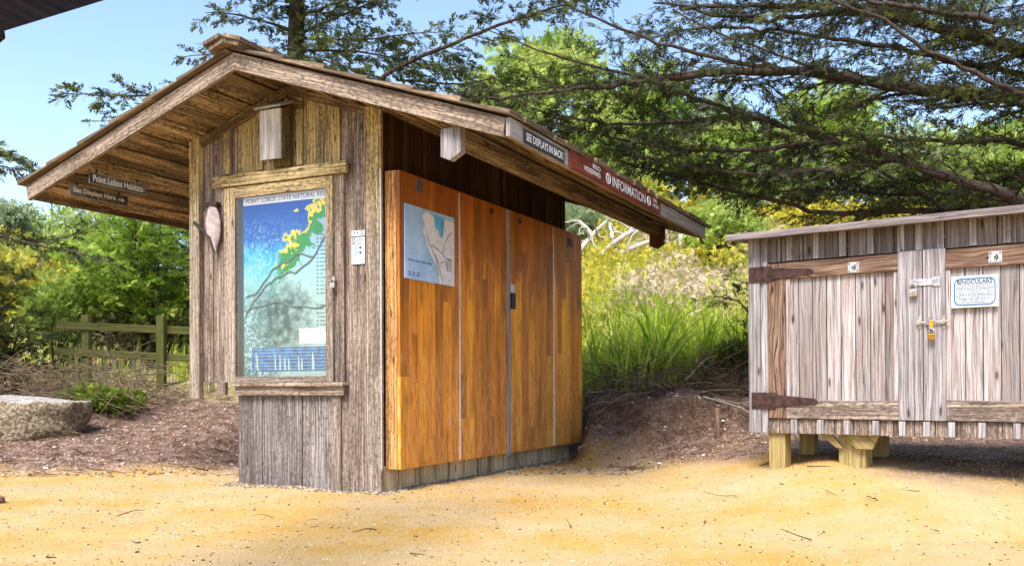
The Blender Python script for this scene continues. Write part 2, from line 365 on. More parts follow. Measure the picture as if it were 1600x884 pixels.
def ground_sheet():
    def axis(segs):
        out = []
        for a, b, st in segs: out += list(np.arange(a, b, st))
        out.append(segs[-1][1]); return np.array(out)
    xs = axis([(-420, -60, 40), (-60, -16, 2.5), (-16, -9, .3), (-9, 5.5, .05), (5.5, 18, .3), (18, 60, 2.5), (60, 420, 40)])
    ys = axis([(-40, 0, 4), (0, 3.6, .3), (3.6, 13, .05), (13, 20, .15), (20, 46, .6), (46, 100, 4), (100, 460, 30)])
    X, Y = np.meshgrid(xs, ys); Z = gz(X, Y)
    vv = np.stack([X, Y, Z], -1).reshape(-1, 3); nx = len(xs); ny = len(ys)
    i, j = np.meshgrid(np.arange(nx - 1), np.arange(ny - 1)); a = (j * nx + i).ravel()
    F = np.stack([a, a + 1, a + nx + 1, a + nx], -1)
    m, nt, N, L, bs = new_mat("sandy_ground")
    pos = N.new("ShaderNodeNewGeometry").outputs["Position"]; sp = N.new("ShaderNodeSeparateXYZ"); L.new(pos, sp.inputs[0])
    n1 = noise(N, L, pos, .9, 4, .6); n2 = noise(N, L, pos, 7, 5, .65); n3 = noise(N, L, mapping(N, L, pos, (38, 60, 40)), 1, 3, .6); n4 = noise(N, L, pos, 160, 3, .7)
    sand = ramp(N, [(.34, (.50, .26, .045)), (.43, (.50, .31, .095)), (.52, (.50, .345, .16)), (.70, (.50, .38, .24))])
    L.new(math_(N, L, 'ADD', math_(N, L, 'MULTIPLY', n1, .75), math_(N, L, 'MULTIPLY', n2, .25)), sand.inputs[0])
    dirt = ramp(N, [(.38, (.035, .018, .012)), (.46, (.13, .072, .052)), (.54, (.26, .165, .13)), (.66, (.44, .33, .27))])
    L.new(math_(N, L, 'ADD', math_(N, L, 'MULTIPLY', n2, .45), math_(N, L, 'MULTIPLY', n3, .55)), dirt.inputs[0])
    # where the raked sand path ends: its edge line wanders with noise
    edge = math_(N, L, 'ADD', sp.outputs[1], math_(N, L, 'MULTIPLY', math_(N, L, 'SUBTRACT', n1, .5), 1.6))
    edge = math_(N, L, 'ADD', edge, math_(N, L, 'MULTIPLY', math_(N, L, 'SUBTRACT', n2, .5), 1.0))
    # path edge reaches farther back to the right of the kiosk, nearer to the left and under the locker
    xr = N.new("ShaderNodeMapRange"); L.new(sp.outputs[0], xr.inputs[0]); xr.inputs[1].default_value = -5; xr.inputs[2].default_value = 0; xr.inputs[3].default_value = 8.5; xr.inputs[4].default_value = 9.2
    xq = N.new("ShaderNodeMapRange"); L.new(sp.outputs[0], xq.inputs[0]); xq.inputs[1].default_value = .6; xq.inputs[2].default_value = 1.4; xq.inputs[3].default_value = 0; xq.inputs[4].default_value = 2.4
    xs_ = N.new('ShaderNodeMapRange'); L.new(sp.outputs[0], xs_.inputs[0]); xs_.inputs[1].default_value = 1.4; xs_.inputs[2].default_value = 3.2; xs_.inputs[3].default_value = 0; xs_.inputs[4].default_value = 1.3
    thr = math_(N, L, 'SUBTRACT', math_(N, L, 'SUBTRACT', xr.outputs[0], xq.outputs[0]), xs_.outputs[0])
    d = math_(N, L, 'SUBTRACT', edge, thr)
    mr = N.new("ShaderNodeMapRange"); L.new(d, mr.inputs[0]); mr.inputs[1].default_value = -.35; mr.inputs[2].default_value = .55
    col = mix(N, L, mr.outputs[0], sand.outputs[0], dirt.outputs[0])
    # the raw soil of the cut bank is darker
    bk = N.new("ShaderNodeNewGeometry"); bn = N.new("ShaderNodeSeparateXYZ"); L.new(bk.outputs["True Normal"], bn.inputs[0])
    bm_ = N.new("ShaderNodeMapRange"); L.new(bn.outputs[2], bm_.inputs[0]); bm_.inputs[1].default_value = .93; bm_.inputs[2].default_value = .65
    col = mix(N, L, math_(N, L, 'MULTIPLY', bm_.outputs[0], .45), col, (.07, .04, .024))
    # dark grit
    gr = ramp(N, [(.56, (0, 0, 0)), (.64, (1, 1, 1))]); L.new(n4, gr.inputs[0])
    col = mix(N, L, math_(N, L, 'MULTIPLY', gr.outputs[0], .65), col, (.10, .055, .03))
    gl = ramp(N, [(.30, (1, 1, 1)), (.38, (0, 0, 0))]); L.new(n4, gl.inputs[0])
    col = mix(N, L, math_(N, L, 'MULTIPLY', gl.outputs[0], .5), col, (.80, .70, .55))
    # up the hill: dry straw and green
    hl = N.new("ShaderNodeMapRange"); L.new(sp.outputs[1], hl.inputs[0]); hl.inputs[1].default_value = 12.5; hl.inputs[2].default_value = 15
    hc = ramp(N, [(.35, (.10, .13, .03)), (.5, (.42, .36, .10)), (.65, (.55, .45, .30))]); L.new(n2, hc.inputs[0])
    col = mix(N, L, hl.outputs[0], col, hc.outputs[0])
    L.new(col, bs.inputs["Base Color"]); bs.inputs["Roughness"].default_value = .95; bs.inputs["Specular IOR Level"].default_value = .1
    hgt = math_(N, L, 'ADD', math_(N, L, 'MULTIPLY', n4, .35), math_(N, L, 'MULTIPLY', n3, math_(N, L, 'ADD', math_(N, L, 'MULTIPLY', mr.outputs[0], .9), .25)))
    bp = N.new("ShaderNodeBump"); bp.inputs["Strength"].default_value = .9; bp.inputs["Distance"].default_value = .02; L.new(hgt, bp.inputs["Height"]); L.new(bp.outputs[0], bs.inputs["Normal"])
    o = quads_obj("ground", vv, np.zeros(len(F)), m, faces=F, smooth=True); tag(o, kind="structure")
ground_sheet()

# ------------------------------------------------------------------ text helper
def text(name, s, origin, xax, yax, w, h, mat, parent, extr=.001, bold=0.0, align='L'):
    cu = bpy.data.curves.new(name, 'FONT'); cu.body = s; cu.size = 1; cu.extrude = 0; cu.offset = bold
    tmp = bpy.data.objects.new(name, cu); COL.objects.link(tmp)
    dg = bpy.context.evaluated_depsgraph_get(); me = bpy.data.meshes.new_from_object(tmp.evaluated_get(dg))
    bpy.data.objects.remove(tmp); bpy.data.curves.remove(cu)
    co = np.array([v.co[:] for v in me.vertices]); mn = co.min(0); mxx = co.max(0); sz = mxx - mn
    X = V(xax).normalized(); Y = V(yax).normalized(); Z = X.cross(Y)
    sx = w / sz[0]; sy = h / sz[1]
    for v in me.vertices:
        q = V(origin) + X * ((v.co.x - mn[0]) * sx) + Y * ((v.co.y - mn[1]) * sy) + Z * extr
        v.co = q
    me.name = name; me.materials.clear(); me.materials.append(mat)
    o = bpy.data.objects.new(name, me); COL.objects.link(o)
    if parent: o.parent = parent
    return o

# ================================================================== KIOSK
KY = .4138; KO = V((-1.590, 6.974, 0)); KRZ = math.pi / 2 - KY
KMAT = Matrix.Translation(KO) @ Matrix.Rotation(KRZ, 4, 'Z'); KINV = KMAT.inverted()
def KU(px, py, u=0.0):           # pixel -> (w,z) on the gable plane at u
    p = KINV @ hit(px, py, KMAT @ V((u, 0, 0)), KMAT.to_3x3() @ V((1, 0, 0))); return p.y, p.z
def KW(px, py, w=0.0):           # pixel -> (u,z) on a plane of constant w
    p = KINV @ hit(px, py, KMAT @ V((0, w, 0)), KMAT.to_3x3() @ V((0, 1, 0))); return p.x, p.z
W, WR, ZR, SL = 1.958, .911, 3.367, .3349
OF, OL, OR, UB, UE = .590, 1.331, 1.443, 4.013, 3.389
CS = math.sqrt(1 + SL * SL)
ZBASE = .07
def zroof(w): return ZR - SL * abs(w - WR)
def zsof(w): return zroof(w) - .085
kiosk = empty("information_kiosk", KO, KRZ)
tag(kiosk, "weathered wooden information kiosk with shake roof and orange cedar doors", "kiosk")
w370 = KU(372, 660)[0]

def gable_boards(mb, edges, z0, u0, th, zmax=None, tone=None, jit=0):
    for a, b in zip(edges[:-1], edges[1:]):
        a2, b2 = a + .004, b - .004
        pts = [(u0, a2, z0), (u0, b2, z0)]
        tb, ta = (zmax, zmax) if zmax else (zsof(b2), zsof(a2))
        pts += [(u0, b2, tb)]
        if not zmax and a2 < WR < b2: pts += [(u0, WR, zsof(WR))]
        pts += [(u0, a2, ta)]
        mb.prism(pts, (th, 0, 0), (0, 0, 1), tone)
# --- front gable wall: main body and hanging left bay
wl, zt_ = KU(343, 300); wrr, zb_ = KU(546, 606)
mb = MB()
eb = [KU(x, 200)[0] for x in (527, 471, 408)]
gable_boards(mb, [eb[0], eb[1], eb[2], w370], -.1, 0, .03)
mb.build("gable_wall", m_gable, kiosk)
mb = MB(); gable_boards(mb, [0.0, .13, eb[0]], -.1, 0, .03); mb.build("grey_panel", m_bay, kiosk)
zbay = KU(340, 597)[1]
mb = MB(); gable_boards(mb, [w370, (w370 + W) / 2 + .03, W], zbay, 0.004, .03); mb.build("bay_wall", m_bay, kiosk)
# bay underside + inner side
mb = MB(); mb.box(.035, UE, w370 + .02, W, zbay + .004, zbay + .03, 'x'); mb.build("bay_floor", m_bay, kiosk)
mb = MB()
u = .035
while u < UE: mb.box(u, min(u + .2, UE) - .003, w370 - .03, w370, -.1, zbay + .002, 'z'); u += .2
mb.build("inner_wall", m_base, kiosk)
# battens on the gable
mb = MB()
def batten(pxl, pxr, py, z0, z1=None, th=.022, m=mb):
    a = KU(pxr, py)[0]; b = KU(pxl, py)[0]
    z1a = z1 if z1 else zsof(a) ; z1b = z1 if z1 else zsof(b)
    m.prism([(-th, a, z0), (-th, b, z0), (-th, b, z1b), (-th, a, z1a)], (th - .002, 0, 0), (0, 0, 1))
ztop_head = KU(445, 262)[1]
batten(351, 363, 240, ztop_head); batten(403, 412, 255, ztop_head); batten(466, 475, 220, ztop_head); batten(521, 533, 200, -.1)
mb.build_each("batten", m_trim, kiosk)
# corner boards
mb = MB()
a = KU(577, 600)[0]
mb.prism([(-.035, -.035, -.12), (-.035, a, -.12), (-.035, a, zsof(a)), (-.035, -.035, zsof(-.035))], (.033, 0, 0), (0, 0, 1))
mb.build("corner_board", m_trim, kiosk)
mb = MB(); mb.tube([(-.038, -.037, ZBASE + .1), (-.038, -.037, 2.5)], .006, 6); mb.build("metal_edge", m_hinge, kiosk, bevel=0)
mb = MB(); a = KU(318, 400)[0]; b = KU(303, 400)[0]
zpost = KU(310, 622)[1]
mb.prism([(-.05, a, zpost), (-.05, b, zpost), (-.05, b, zsof(b)), (-.05, a, zsof(a))], (.05, 0, 0), (0, 0, 1), .7)
mb.build("corner_post", m_trim, kiosk)
# rake trim under the soffit on the wall
mb = MB()
for s, we in ((1, W), (-1, 0.0)):
    a = WR; b = we
    t = .085 if s > 0 else .07
    mb.prism([(-.028, a, zsof(a)), (-.028, b, zsof(b)), (-.028, b, zsof(b) - t), (-.028, a, zsof(a) - t)], (.0255, 0, 0), (0, -s * 1, SL * 1), .2)
mb.build("frieze_board", m_soffit, kiosk)
# --- display case
cx0 = KU(541, 400)[0]; cx1 = KU(344, 400)[0]
zh0 = KU(445, 286)[1]; zh1 = KU(445, 272)[1]
mb = MB()
a = KU(548, 262)[0]; b = KU(340, 290)[0]; z0 = KU(445, 284)[1]; z1 = KU(445, 266)[1]
mb.box(-.06, -.023, a, b, z0, z1, 'y', .8); mb.build("head_board", m_trim, kiosk)
zs_t = KU(458, 597)[1]; zs_b = KU(458, 617)[1]
mb = MB(); mb.box(-.085, -.001, KU(546, 600)[0], KU(372, 600)[0], (zs_t + zs_b) / 2 + .02, zs_t, 'y', .6); mb.box(-.05, -.001, KU(543, 600)[0], KU(374, 600)[0], zs_b, (zs_t + zs_b) / 2 + .018, 'y', .3)
mb.build("window_sill", m_rake, kiosk)
mb = MB()  # outer casing
mb.box(-.03, -.001, KU(356, 450)[0], KU(343, 450)[0], zs_b, z0 - .002, 'z', .35)
mb.box(-.03, -.001, KU(541, 450)[0], KU(527, 450)[0], zs_t + .002, z0 - .002, 'z', .4)
mb.build_each("outer_casing", m_bay, kiosk)
mb = MB()  # case frame
fx0 = KU(526, 450)[0]; fx1 = KU(357, 450)[0]; px0 = KU(515, 450)[0]; px1 = KU(374, 450)[0]
ft = z0 - .01; fb = KU(445, 303)[1]; ftin = fb
mb.box(-.05, -.0015, px1, fx1, zs_t + .002, ft, 'z', .9)
mb.box(-.05, -.0015, fx0, px0, zs_t + .002, ft, 'z', .45)
mb.box(-.049, -.0015, px0, px1, ftin, ft, 'y', .8)
mb.box(-.049, -.0015, px0, px1, zs_t + .002, zs_t + .05, 'y', .2)
case_frame = mb.build("case_frame", m_trim, kiosk)
mb = MB(); mb.box(-.004, -.0018, px0 + .001, px1 - .001, zs_t + .05, ftin - .001, 'z', .5); mb.build('shade_backing', m_dark, case_frame, bevel=0)  # dark sheet colours in the shade of the recess around the poster
mb = MB(); mb.box(-.0365, -.0325, px0 - .001, px1 + .001, zs_t + .045, ftin + .004, 'z', .5)
m_glass, nt_, N_, L_, bs_ = new_mat("case_glass"); bs_.inputs["Base Color"].default_value = (1, 1, 1, 1); bs_.inputs["Roughness"].default_value = .02
tr_ = N_.new("ShaderNodeBsdfTransparent"); gl_ = N_.new("ShaderNodeBsdfGlossy"); gl_.inputs["Roughness"].default_value = .03
mx_ = N_.new("ShaderNodeMixShader"); mx_.inputs[0].default_value = .05
L_.new(tr_.outputs[0], mx_.inputs[1]); L_.new(gl_.outputs[0], mx_.inputs[2]); L_.new(mx_.outputs[0], N_["Material Output"].inputs[0])
mb.build("glass_pane", m_glass, case_frame, bevel=0)
mb = MB(); mb.box(-.0015, -.0005 - .0005, px0, px1, zs_t, ft, 'z', .1); 
# lower wall batten right of the panel
mb = MB(); mb.box(-.02, -.001, KU(533, 680)[0], KU(520, 680)[0], -.12, zs_b - .002, 'z', .7); mb.build_each("batten", m_trim, kiosk)

# --- side wall, back, left wall
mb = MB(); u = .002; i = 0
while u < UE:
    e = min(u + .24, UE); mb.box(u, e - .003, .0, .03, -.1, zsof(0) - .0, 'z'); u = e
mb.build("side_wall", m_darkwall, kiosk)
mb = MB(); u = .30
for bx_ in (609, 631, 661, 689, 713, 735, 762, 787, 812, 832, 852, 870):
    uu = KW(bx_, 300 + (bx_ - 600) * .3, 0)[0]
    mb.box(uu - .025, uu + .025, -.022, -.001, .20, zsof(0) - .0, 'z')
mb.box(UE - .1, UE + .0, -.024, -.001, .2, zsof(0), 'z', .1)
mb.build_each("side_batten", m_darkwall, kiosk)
mb = MB(); u = -.03
for k in range(16):
    e = u + .245; mb.box(u + .002, min(e, UE) - .002, -.03, -.001, -.12, .2, 'z'); mb.box(e - .03, min(e + .02, UE), -.052, -.031, -.12, .2, 'z', random.random() * .5); u = e
    if u > UE - .1: break
mb.build("base_boards", m_base, kiosk)
mb = MB(); gable_boards(mb, [0, .2, .4, .6, .8, 1.0, 1.2, 1.4, 1.6, 1.8, W], -.1, UE - .03, .03); mb.build("rear_wall", m_bay, kiosk)
mb = MB(); u = 0.0
while u < UE:
    e = min(u + .24, UE); mb.box(u + .035, e + .033 if e < UE else e, W, W + .025, zbay if True else -.1, zsof(W), 'z'); u = e
mb.build("far_side_wall", m_bay, kiosk)

# --- cabinet with four cedar doors
SD = -.1668; ZT, ZB = 2.4987, .1747
UD = [.022, .891, 1.765, 2.761, 3.521]
mb = MB(); mb.box(UD[0], UD[0] + .03, SD + .03, -.031, ZB, ZT, 'z', .6); mb.box(UD[4] - .03, UD[4], SD + .03, -.031, ZB, ZT, 'z', .5)
mb.box(UD[0] + .031, UD[4] - .031, SD + .03, -.031, ZT - .03, ZT, 'x', .3); mb.box(UD[0] + .031, UD[4] - .031, SD + .03, -.031, ZB, ZB + .03, 'x', .3)
mb.build("cabinet_case", m_doorside, kiosk)
doors = []
for k in range(4):
    a, b = UD[k], UD[k + 1]; mb = MB(); n = 7; ws = (b - a - .012) / n
    for i in range(n):
        z = ZB; x0 = a + .006 + i * ws
        cuts = sorted([random.uniform(ZB + .2, ZT - .2) for _ in range(random.choice((0, 1, 1, 2)))]) + [ZT]
        for c in cuts:
            mb.box(x0 + .001, x0 + ws - .001, SD, SD + .03, z + .0004, c - .0004, 'z'); z = c
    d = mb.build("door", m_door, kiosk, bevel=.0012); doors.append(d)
tag(doors[0], "cedar door with scratched lower half behind a pinned map"); tag(doors[1], "bright orange cedar door with round knob hole")
tag(doors[2], "cedar door with round knot and latch"); tag(doors[3], "reddish cedar door at the far end of the cabinet")
def plate(name, px, py, wpx, hpx, wpl, mat, parent, th=.006, tone=.5):
    u0, z1 = KW(px, py, wpl); u1, _ = KW(px + wpx, py + 0, wpl); _, z0 = KW(px, py + hpx, wpl)
    mb = MB(); mb.box(u0, u1, wpl - th, wpl - .0005, z0, z1, 'z', tone); return mb.build(name, mat, parent, bevel=.001)
for k, dk in ((1, doors[0]), (3, doors[2])):
    mb = MB(); z = ZB + .01
    while z < ZT - .03: mb.box(UD[k] - .008, UD[k] + .006, SD - .007, SD - .0008, z, z + .036, 'z', random.random()); z += .041
    mb.tube([(UD[k] - .001, SD - .009, ZB + .01), (UD[k] - .001, SD - .009, ZT - .01)], .005, 6)
    mb.build("piano_hinge", m_hinge, dk, bevel=0)
mb = MB(); mb.box(UD[2] - .028, UD[2] + .026, SD - .016, SD - .0008, ZB - .02, ZT - .008, 'z', .6); mb.build("meeting_strip", m_silver, doors[2])
def knob(px, py, par, r=.028):
    u, z = KW(px, py, SD); mb = MB(); n = 18
    mb.tube([(u, SD - .0006, z), (u, SD - .006, z)], [r, r * .93], n); mb.tube([(u, SD - .0062, z), (u, SD - .016, z)], [r * .55, r * .45], n)
    mb.build("door_knob", m_dark, par, bevel=0, smooth=False)
knob(768, 330, doors[1]); knob(812, 346, doors[2])
plate("latch", 797, 458, 6, 24, SD, m_dark, doors[2], .022); plate("latch_plate", 797, 444, 6, 12, SD, m_white, doors[2], .008)
plate("catch_block", 649, 280, 10, 19, SD, m_greyplate, doors[0], .008)
plate("catch_block", 887, 372, 7, 12, SD, m_dark, doors[3], .006)

# --- roof
T_ = .035
# solid deck above soffit so that no light leaks
mb = MB()
for s, wend in ((1, W + OL), (-1, -OR)):
    Ls = abs(wend - WR) * CS; e = V((0, s / CS, -SL / CS)); nrm = V((0, s * SL / CS, 1 / CS))
    mb.board(V((-OF + T_, WR, ZR)) - nrm * .042, (UB + OF - 2 * T_, 0, 0), e * (Ls - .01), nrm * .036)
roof = mb.build("roof", m_soffit, kiosk, bevel=0)
mb = MB(); T_ = .035
RK = .125
def rake(mb, w_end, u0=-OF):
    a, b = WR, w_end
    mb.prism([(u0, a, zroof(a)), (u0, b, zroof(b)), (u0, b + (-.02 if b > a else .02), zroof(b) - RK), (u0, a, zroof(a) - RK - .006)], (T_, 0, 0), (0, b - a, zroof(b) - zroof(a)), .5)
rake(mb, W + OL); mb.build("rake_board", m_rake, roof)
mb = MB(); rake(mb, -OR + .003); mb.build("rake_board", m_rake, roof)
mb = MB(); rake(mb, W + OL, UB - T_); rake(mb, -OR + .003, UB - T_); mb.build_each("rear_rake_board", m_rake, roof)
# sheathing / soffit boards running along the ridge
mb = MB()
for s, wend in ((1, W + OL), (-1, -OR)):
    Ls = abs(wend - WR) * CS; d = 0; i = 0
    e = V((0, s / CS, -SL / CS)); nrm = V((0, s * SL / CS, 1 / CS))
    while d < Ls - .01:
        ww = min(.135, Ls - d); off = .045 + (.02 if i % 2 else 0)
        o = V((-OF + T_, WR, ZR)) + e * (d - (.012 if i % 2 == 0 else 0)) - nrm * (off + .018)
        wfull = ww + (.024 if i % 2 == 0 else 0)
        if d + wfull > Ls: wfull = Ls - d
        mb.board(o, (UB - T_ + OF - T_, 0, 0), e * wfull, nrm * .018); d += ww; i += 1
mb.build("soffit_boards", m_soffit, roof)
# eave fascias
zr_ = zroof(-OR); mb = MB()
mb.box(-OF, UB, -OR - .03, -OR - .0, zr_ - .125, zr_ + .0, 'x', .5); fas = mb.build("fascia_board", m_fascia, roof)
zl_ = zroof(W + OL); mb = MB(); mb.box(-OF + T_, UB, W + OL - .03, W + OL, zl_ - .11, zl_ - .012, 'x', .3); mb.build("fascia_board", m_soffit, roof)
# shakes
mb = MB()
for s, wend in ((1, W + OL), (-1, -OR)):
    e = V((0, s / CS, -SL / CS)); nrm = V((0, s * SL / CS, 1 / CS)); Ls = abs(wend - WR) * CS
    ex = .40; nc = int((Ls) / ex) + 1; start = Ls + .05
    for c in range(nc + 1):
        butt = start - c * ex; top = max(butt - .50, .02)
        if butt < .1: break
        u = -OF - .045
        while u < UB + .03:
            wd = random.uniform(.11, .24); jt = random.uniform(-.022, .022); th = random.uniform(.028, .045)
            if u < -OF: jt *= .4
            p0 = V((u, WR, ZR)) + nrm * .004
            b = butt + jt
            P = [p0 + e * top + nrm * .012, p0 + e * b + nrm * (.014 + .0), p0 + e * b + nrm * (.016 + th), p0 + e * top + nrm * .02]
            if s < 0: P = P[::-1]
            mb.prism(P, (wd - .006, 0, 0), e)
            u += wd
mb.build("roof_shakes", m_shake, roof, bevel=0.002)
mb = MB()
u = -OF - .12; k = 0
while u < UB:
    for s in (1, -1):
        e = V((0, s / CS, -SL / CS)); nrm = V((0, s * SL / CS, 1 / CS)); lift = .075 + .02 * (k % 2) + (.01 if s > 0 else 0)
        o = V((u, WR, ZR)) + nrm * lift - e * .012
        mb.board(o, V((.5, 0, -.028)), e * .17, nrm * .034, jit=.006)
        if k == 0: mb.board(o - nrm * .036 + V((.02, 0, 0)), V((.45, 0, -.02)), e * .15, nrm * .032, jit=.004)
    u += .34; k += 1
mb.build("ridge_cap", m_shake, roof)
# purlin under the right overhang with shaped ends
wA, zA = KU(688, 200, -OF + .08); wB, _ = KU(720, 200, -OF + .08); _, zP = KU(690, 252, -OF + .08)
wp0, wp1 = min(wA, wB), max(wA, wB)
zpt = zroof(wp0) - .12
mb = MB(); th = .035
def pend(u0, u1, name, mat, zlow=zP):
    mb = MB(); mb.prism([(u0, wp1, zpt), (u0, wp0, zpt), (u0, wp0, zlow + .05), (u0, (wp0 * .45 + wp1 * .55), zlow), (u0, wp1, zlow + .03)], (u1 - u0, 0, 0), (0, 0, 1), .5)
    return mb.build(name, mat, roof)
pend(-OF + .08, -OF + .14, "purlin_end", m_silver)
mb = MB(); mb.box(-OF + .141, UB - .12, wp0 + .03, wp1 - .02, zpt - .10, zpt - .002, 'x', .3); mb.build("purlin", m_soffit, roof)
e2 = pend(UB - .24, UB - .16, "purlin_end", m_darkwall, zP - .02)
mb = MB(); mb.tube([(UB - .2, wp0 - .012, zP + .06), (UB - .2, wp0 + .0, zP + .06)], .022, 14); mb.build("bolt", m_steel, roof, bevel=0)

# --- signs and things hung on the kiosk (top-level, in kiosk space)
def kroot(name, label, cat, group=None):
    r = empty(name, KO, KRZ); return tag(r, label, cat, group)
def quad_sign(mb, P, nrm, th, tone=.5, L=(1, 0, 0)): mb.prism(P, V(nrm) * th, L, tone)
SW = -OR - .0305
# black fascia sign
def fascia_sign(root, corners, mat, th=.012, name="sign_board"):
    pts = []
    us = [KW(x, y, SW) for x, y in corners]
    u0 = (us[0][0] + us[3][0]) / 2; u1 = (us[1][0] + us[2][0]) / 2; z1 = (us[0][1] + us[1][1]) / 2; z0 = (us[3][1] + us[2][1]) / 2
    mb = MB(); mb.box(u0, u1, SW - th, SW - .0005, z0, z1, 'x', .5); mb.build(name, mat, root, bevel=.002)
    return u0, u1, z0, z1
r = kroot("fascia_sign", "black plate reading SEE DISPLAYS IN BACK on the pale eave board", "sign")
u0, u1, z0, z1 = fascia_sign(r, [(819, 203), (882, 237), (878, 255), (814, 221)], m_black)
text("lettering", "SEE DISPLAYS IN BACK!", (u0 + .03, SW - .0125, z0 + (z1 - z0) * .22), (1, 0, 0), (0, 0, 1), (u1 - u0) - .06, (z1 - z0) * .58, m_whitel, r, bold=.012)
mb = MB(); mb.box(u0 - .012, u1 + .012, SW - .005, SW - .0006, z0 - .012, z1 + .012, 'x'); mb.build("sign_border", m_silver, r, bevel=.001)
r = kroot("fascia_sign", "long red board reading INFORMATION along the eave", "sign")
us = [KW(x, y, SW) for x, y in [(892, 244), (1033.6, 313), (1024, 341), (884.5, 273)]]
u0 = (us[0][0] + us[3][0]) / 2; u1 = (us[1][0] + us[2][0]) / 2
z1 = zr_ + .012; z0 = zr_ - .135
mb = MB(); mb.box(u0, u1, SW - .022, SW - .0005, z0, z1, 'x', .5); mb.build("sign_board", m_redsign, r, bevel=.002)
H_ = z1 - z0; LW = u1 - u0
def itext(s, f0, f1, g0, g1, bold=.012): text("lettering", s, (u0 + LW * f0, SW - .0225, z0 + H_ * g0), (1, 0, 0), (0, 0, 1), LW * (f1 - f0), H_ * (g1 - g0), m_whitel, r, bold=bold)
def ring_i(f):
    c = u0 + LW * f; mb = MB(); n = 22; zc = z0 + H_ * .47; rx, rz = LW * .021, H_ * .27
    P = [(c + rx * math.cos(2 * math.pi * k / n), SW - .0235, zc + rz * math.sin(2 * math.pi * k / n)) for k in range(n + 1)]
    mb.tube(P, .0045, 5); mb.build("info_symbol", m_whitel, r, bevel=0)
    text("lettering", "i", (c - LW * .006, SW - .0225, zc - H_ * .16), (1, 0, 0), (0, 0, 1), LW * .012, H_ * .34, m_whitel, r, bold=.02)
itext("REID", .20, .275, .60, .84); itext("WOODWARD", .115, .275, .24, .50); itext("INFORMATION", .40, .79, .18, .74, .004); ring_i(.355); ring_i(.835)
itext("INFO", .895, .945, .58, .80); itext("STATION", .885, .965, .26, .48)
# two plates hung below the left soffit
def soffit_sign(name, corners, s, label, arrow=False):
    lo, hi = W + .05, W + OL - .03
    for _ in range(40):
        w = (lo + hi) / 2; u, z = KW(*corners[0], w)
        if z > zsof(w) - .03: hi = w
        else: lo = w
    # if the ray never meets, fall back near the eave
    us = [KW(x, y, w) for x, y in corners]
    u0 = (us[0][0] + us[3][0]) / 2; u1 = (us[1][0] + us[2][0]) / 2; z1 = (us[0][1] + us[1][1]) / 2; z0 = (us[3][1] + us[2][1]) / 2
    print("soffit sign", name, w, u0, u1, z0, z1, zsof(w))
    r = kroot("soffit_sign", label, "sign")
    mb = MB(); mb.box(u0, u1, w - .012, w, z0, z1, 'x'); 
    mb.build("sign_board", m_greyplate, r, bevel=.002)
    mb = MB(); P = [(u0, w - .0125, z0 + .003), (u1, w - .0125, z0 + .003), (u1, w - .0125, z1 - .003), (u0, w - .0125, z1 - .003), (u0, w - .0125, z0 + .003)]
    mb.tube(P, .0035, 4); mb.build("sign_edge", m_steel, r, bevel=0)
    zt2 = zsof(w) + .01
    mb = MB()
    for uu in (u0 + .08, u1 - .08): mb.box(uu - .008, uu + .008, w + .0005, w + .006, z1 - .03, max(zt2, z1 + .01), 'z')
    mb.build_each("hanger", m_dark, r, bevel=0)
    h = z1 - z0; ww = u1 - u0
    text("lettering", s, (u0 + ww * .06, w - .0125, z0 + h * .22), (1, 0, 0), (0, 0, 1), ww * (.72 if arrow else .88), h * .6, m_whitel, r, bold=.022)
    if arrow:
        ax = u0 + ww * .84; zc = z0 + h * .5; mb = MB(); y = w - .0125
        mb.prism([(ax, y, zc - h * .06), (ax + ww * .06, y, zc - h * .06), (ax + ww * .06, y, zc + h * .06), (ax, y, zc + h * .06)], (0, -.002, 0), (1, 0, 0))
        mb.prism([(ax + ww * .05, y - .0005, zc - h * .22), (ax + ww * .10, y - .0005, zc), (ax + ww * .05, y - .0005, zc + h * .22), (ax + ww * .07, y - .0005, zc)], (0, -.002, 0), (1, 0, 0))
        mb.build("arrow", m_whitel, r, bevel=0)
soffit_sign("a", [(138, 267), (227, 290), (227, 306), (138, 286)], "Point Lobos Habitats", "small grey plate reading Point Lobos Habitats under the left eave")
soffit_sign("b", [(107, 288), (198, 306), (198, 321), (107, 307)], "See Displays Here", "small grey plate with an arrow reading See Displays Here under the left eave", True)

# --- poster
r = kroot("map_poster", "large nature reserve map poster behind glass in the kiosk wall", "poster")
pu = -.02
pa = KU(514.5, 450, pu)[0]; pb = KU(381, 450, pu)[0]; pz1 = KU(448, 302, pu)[1]; pz0 = KU(448, 588, pu)[1]
m_poster, nt_, N_, L_, bs_ = new_mat("printed_map")
oc = N_.new("ShaderNodeTexCoord").outputs["Object"]; sp_ = N_.new("ShaderNodeSeparateXYZ"); L_.new(oc, sp_.inputs[0])
fz = N_.new("ShaderNodeMapRange"); L_.new(sp_.outputs[2], fz.inputs[0]); fz.inputs[1].default_value = pz0; fz.inputs[2].default_value = pz1
fy = N_.new("ShaderNodeMapRange"); L_.new(sp_.outputs[1], fy.inputs[0]); fy.inputs[1].default_value = pb; fy.inputs[2].default_value = pa
wn = noise(N_, L_, oc, 5, 4, .6, .6)
fz2 = math_(N_, L_, 'ADD', fz.outputs[0], math_(N_, L_, 'MULTIPLY', math_(N_, L_, 'SUBTRACT', wn, .5), .22))
pr_ = ramp(N_, [(0, (.06, .11, .12)), (.22, (.11, .20, .20)), (.42, (.16, .30, .28)), (.54, (.13, .36, .38)), (.66, (.01, .27, .44)), (.76, (.002, .07, .30)), (1, (.001, .025, .20))]); L_.new(fz2, pr_.inputs[0])
reflection_fleck = noise(N_, L_, mapping(N_, L_, oc, (1, 26, 18)), 1.6, 5, .7, 1.5)  # pale and dark flecks: glass reflections painted into the print
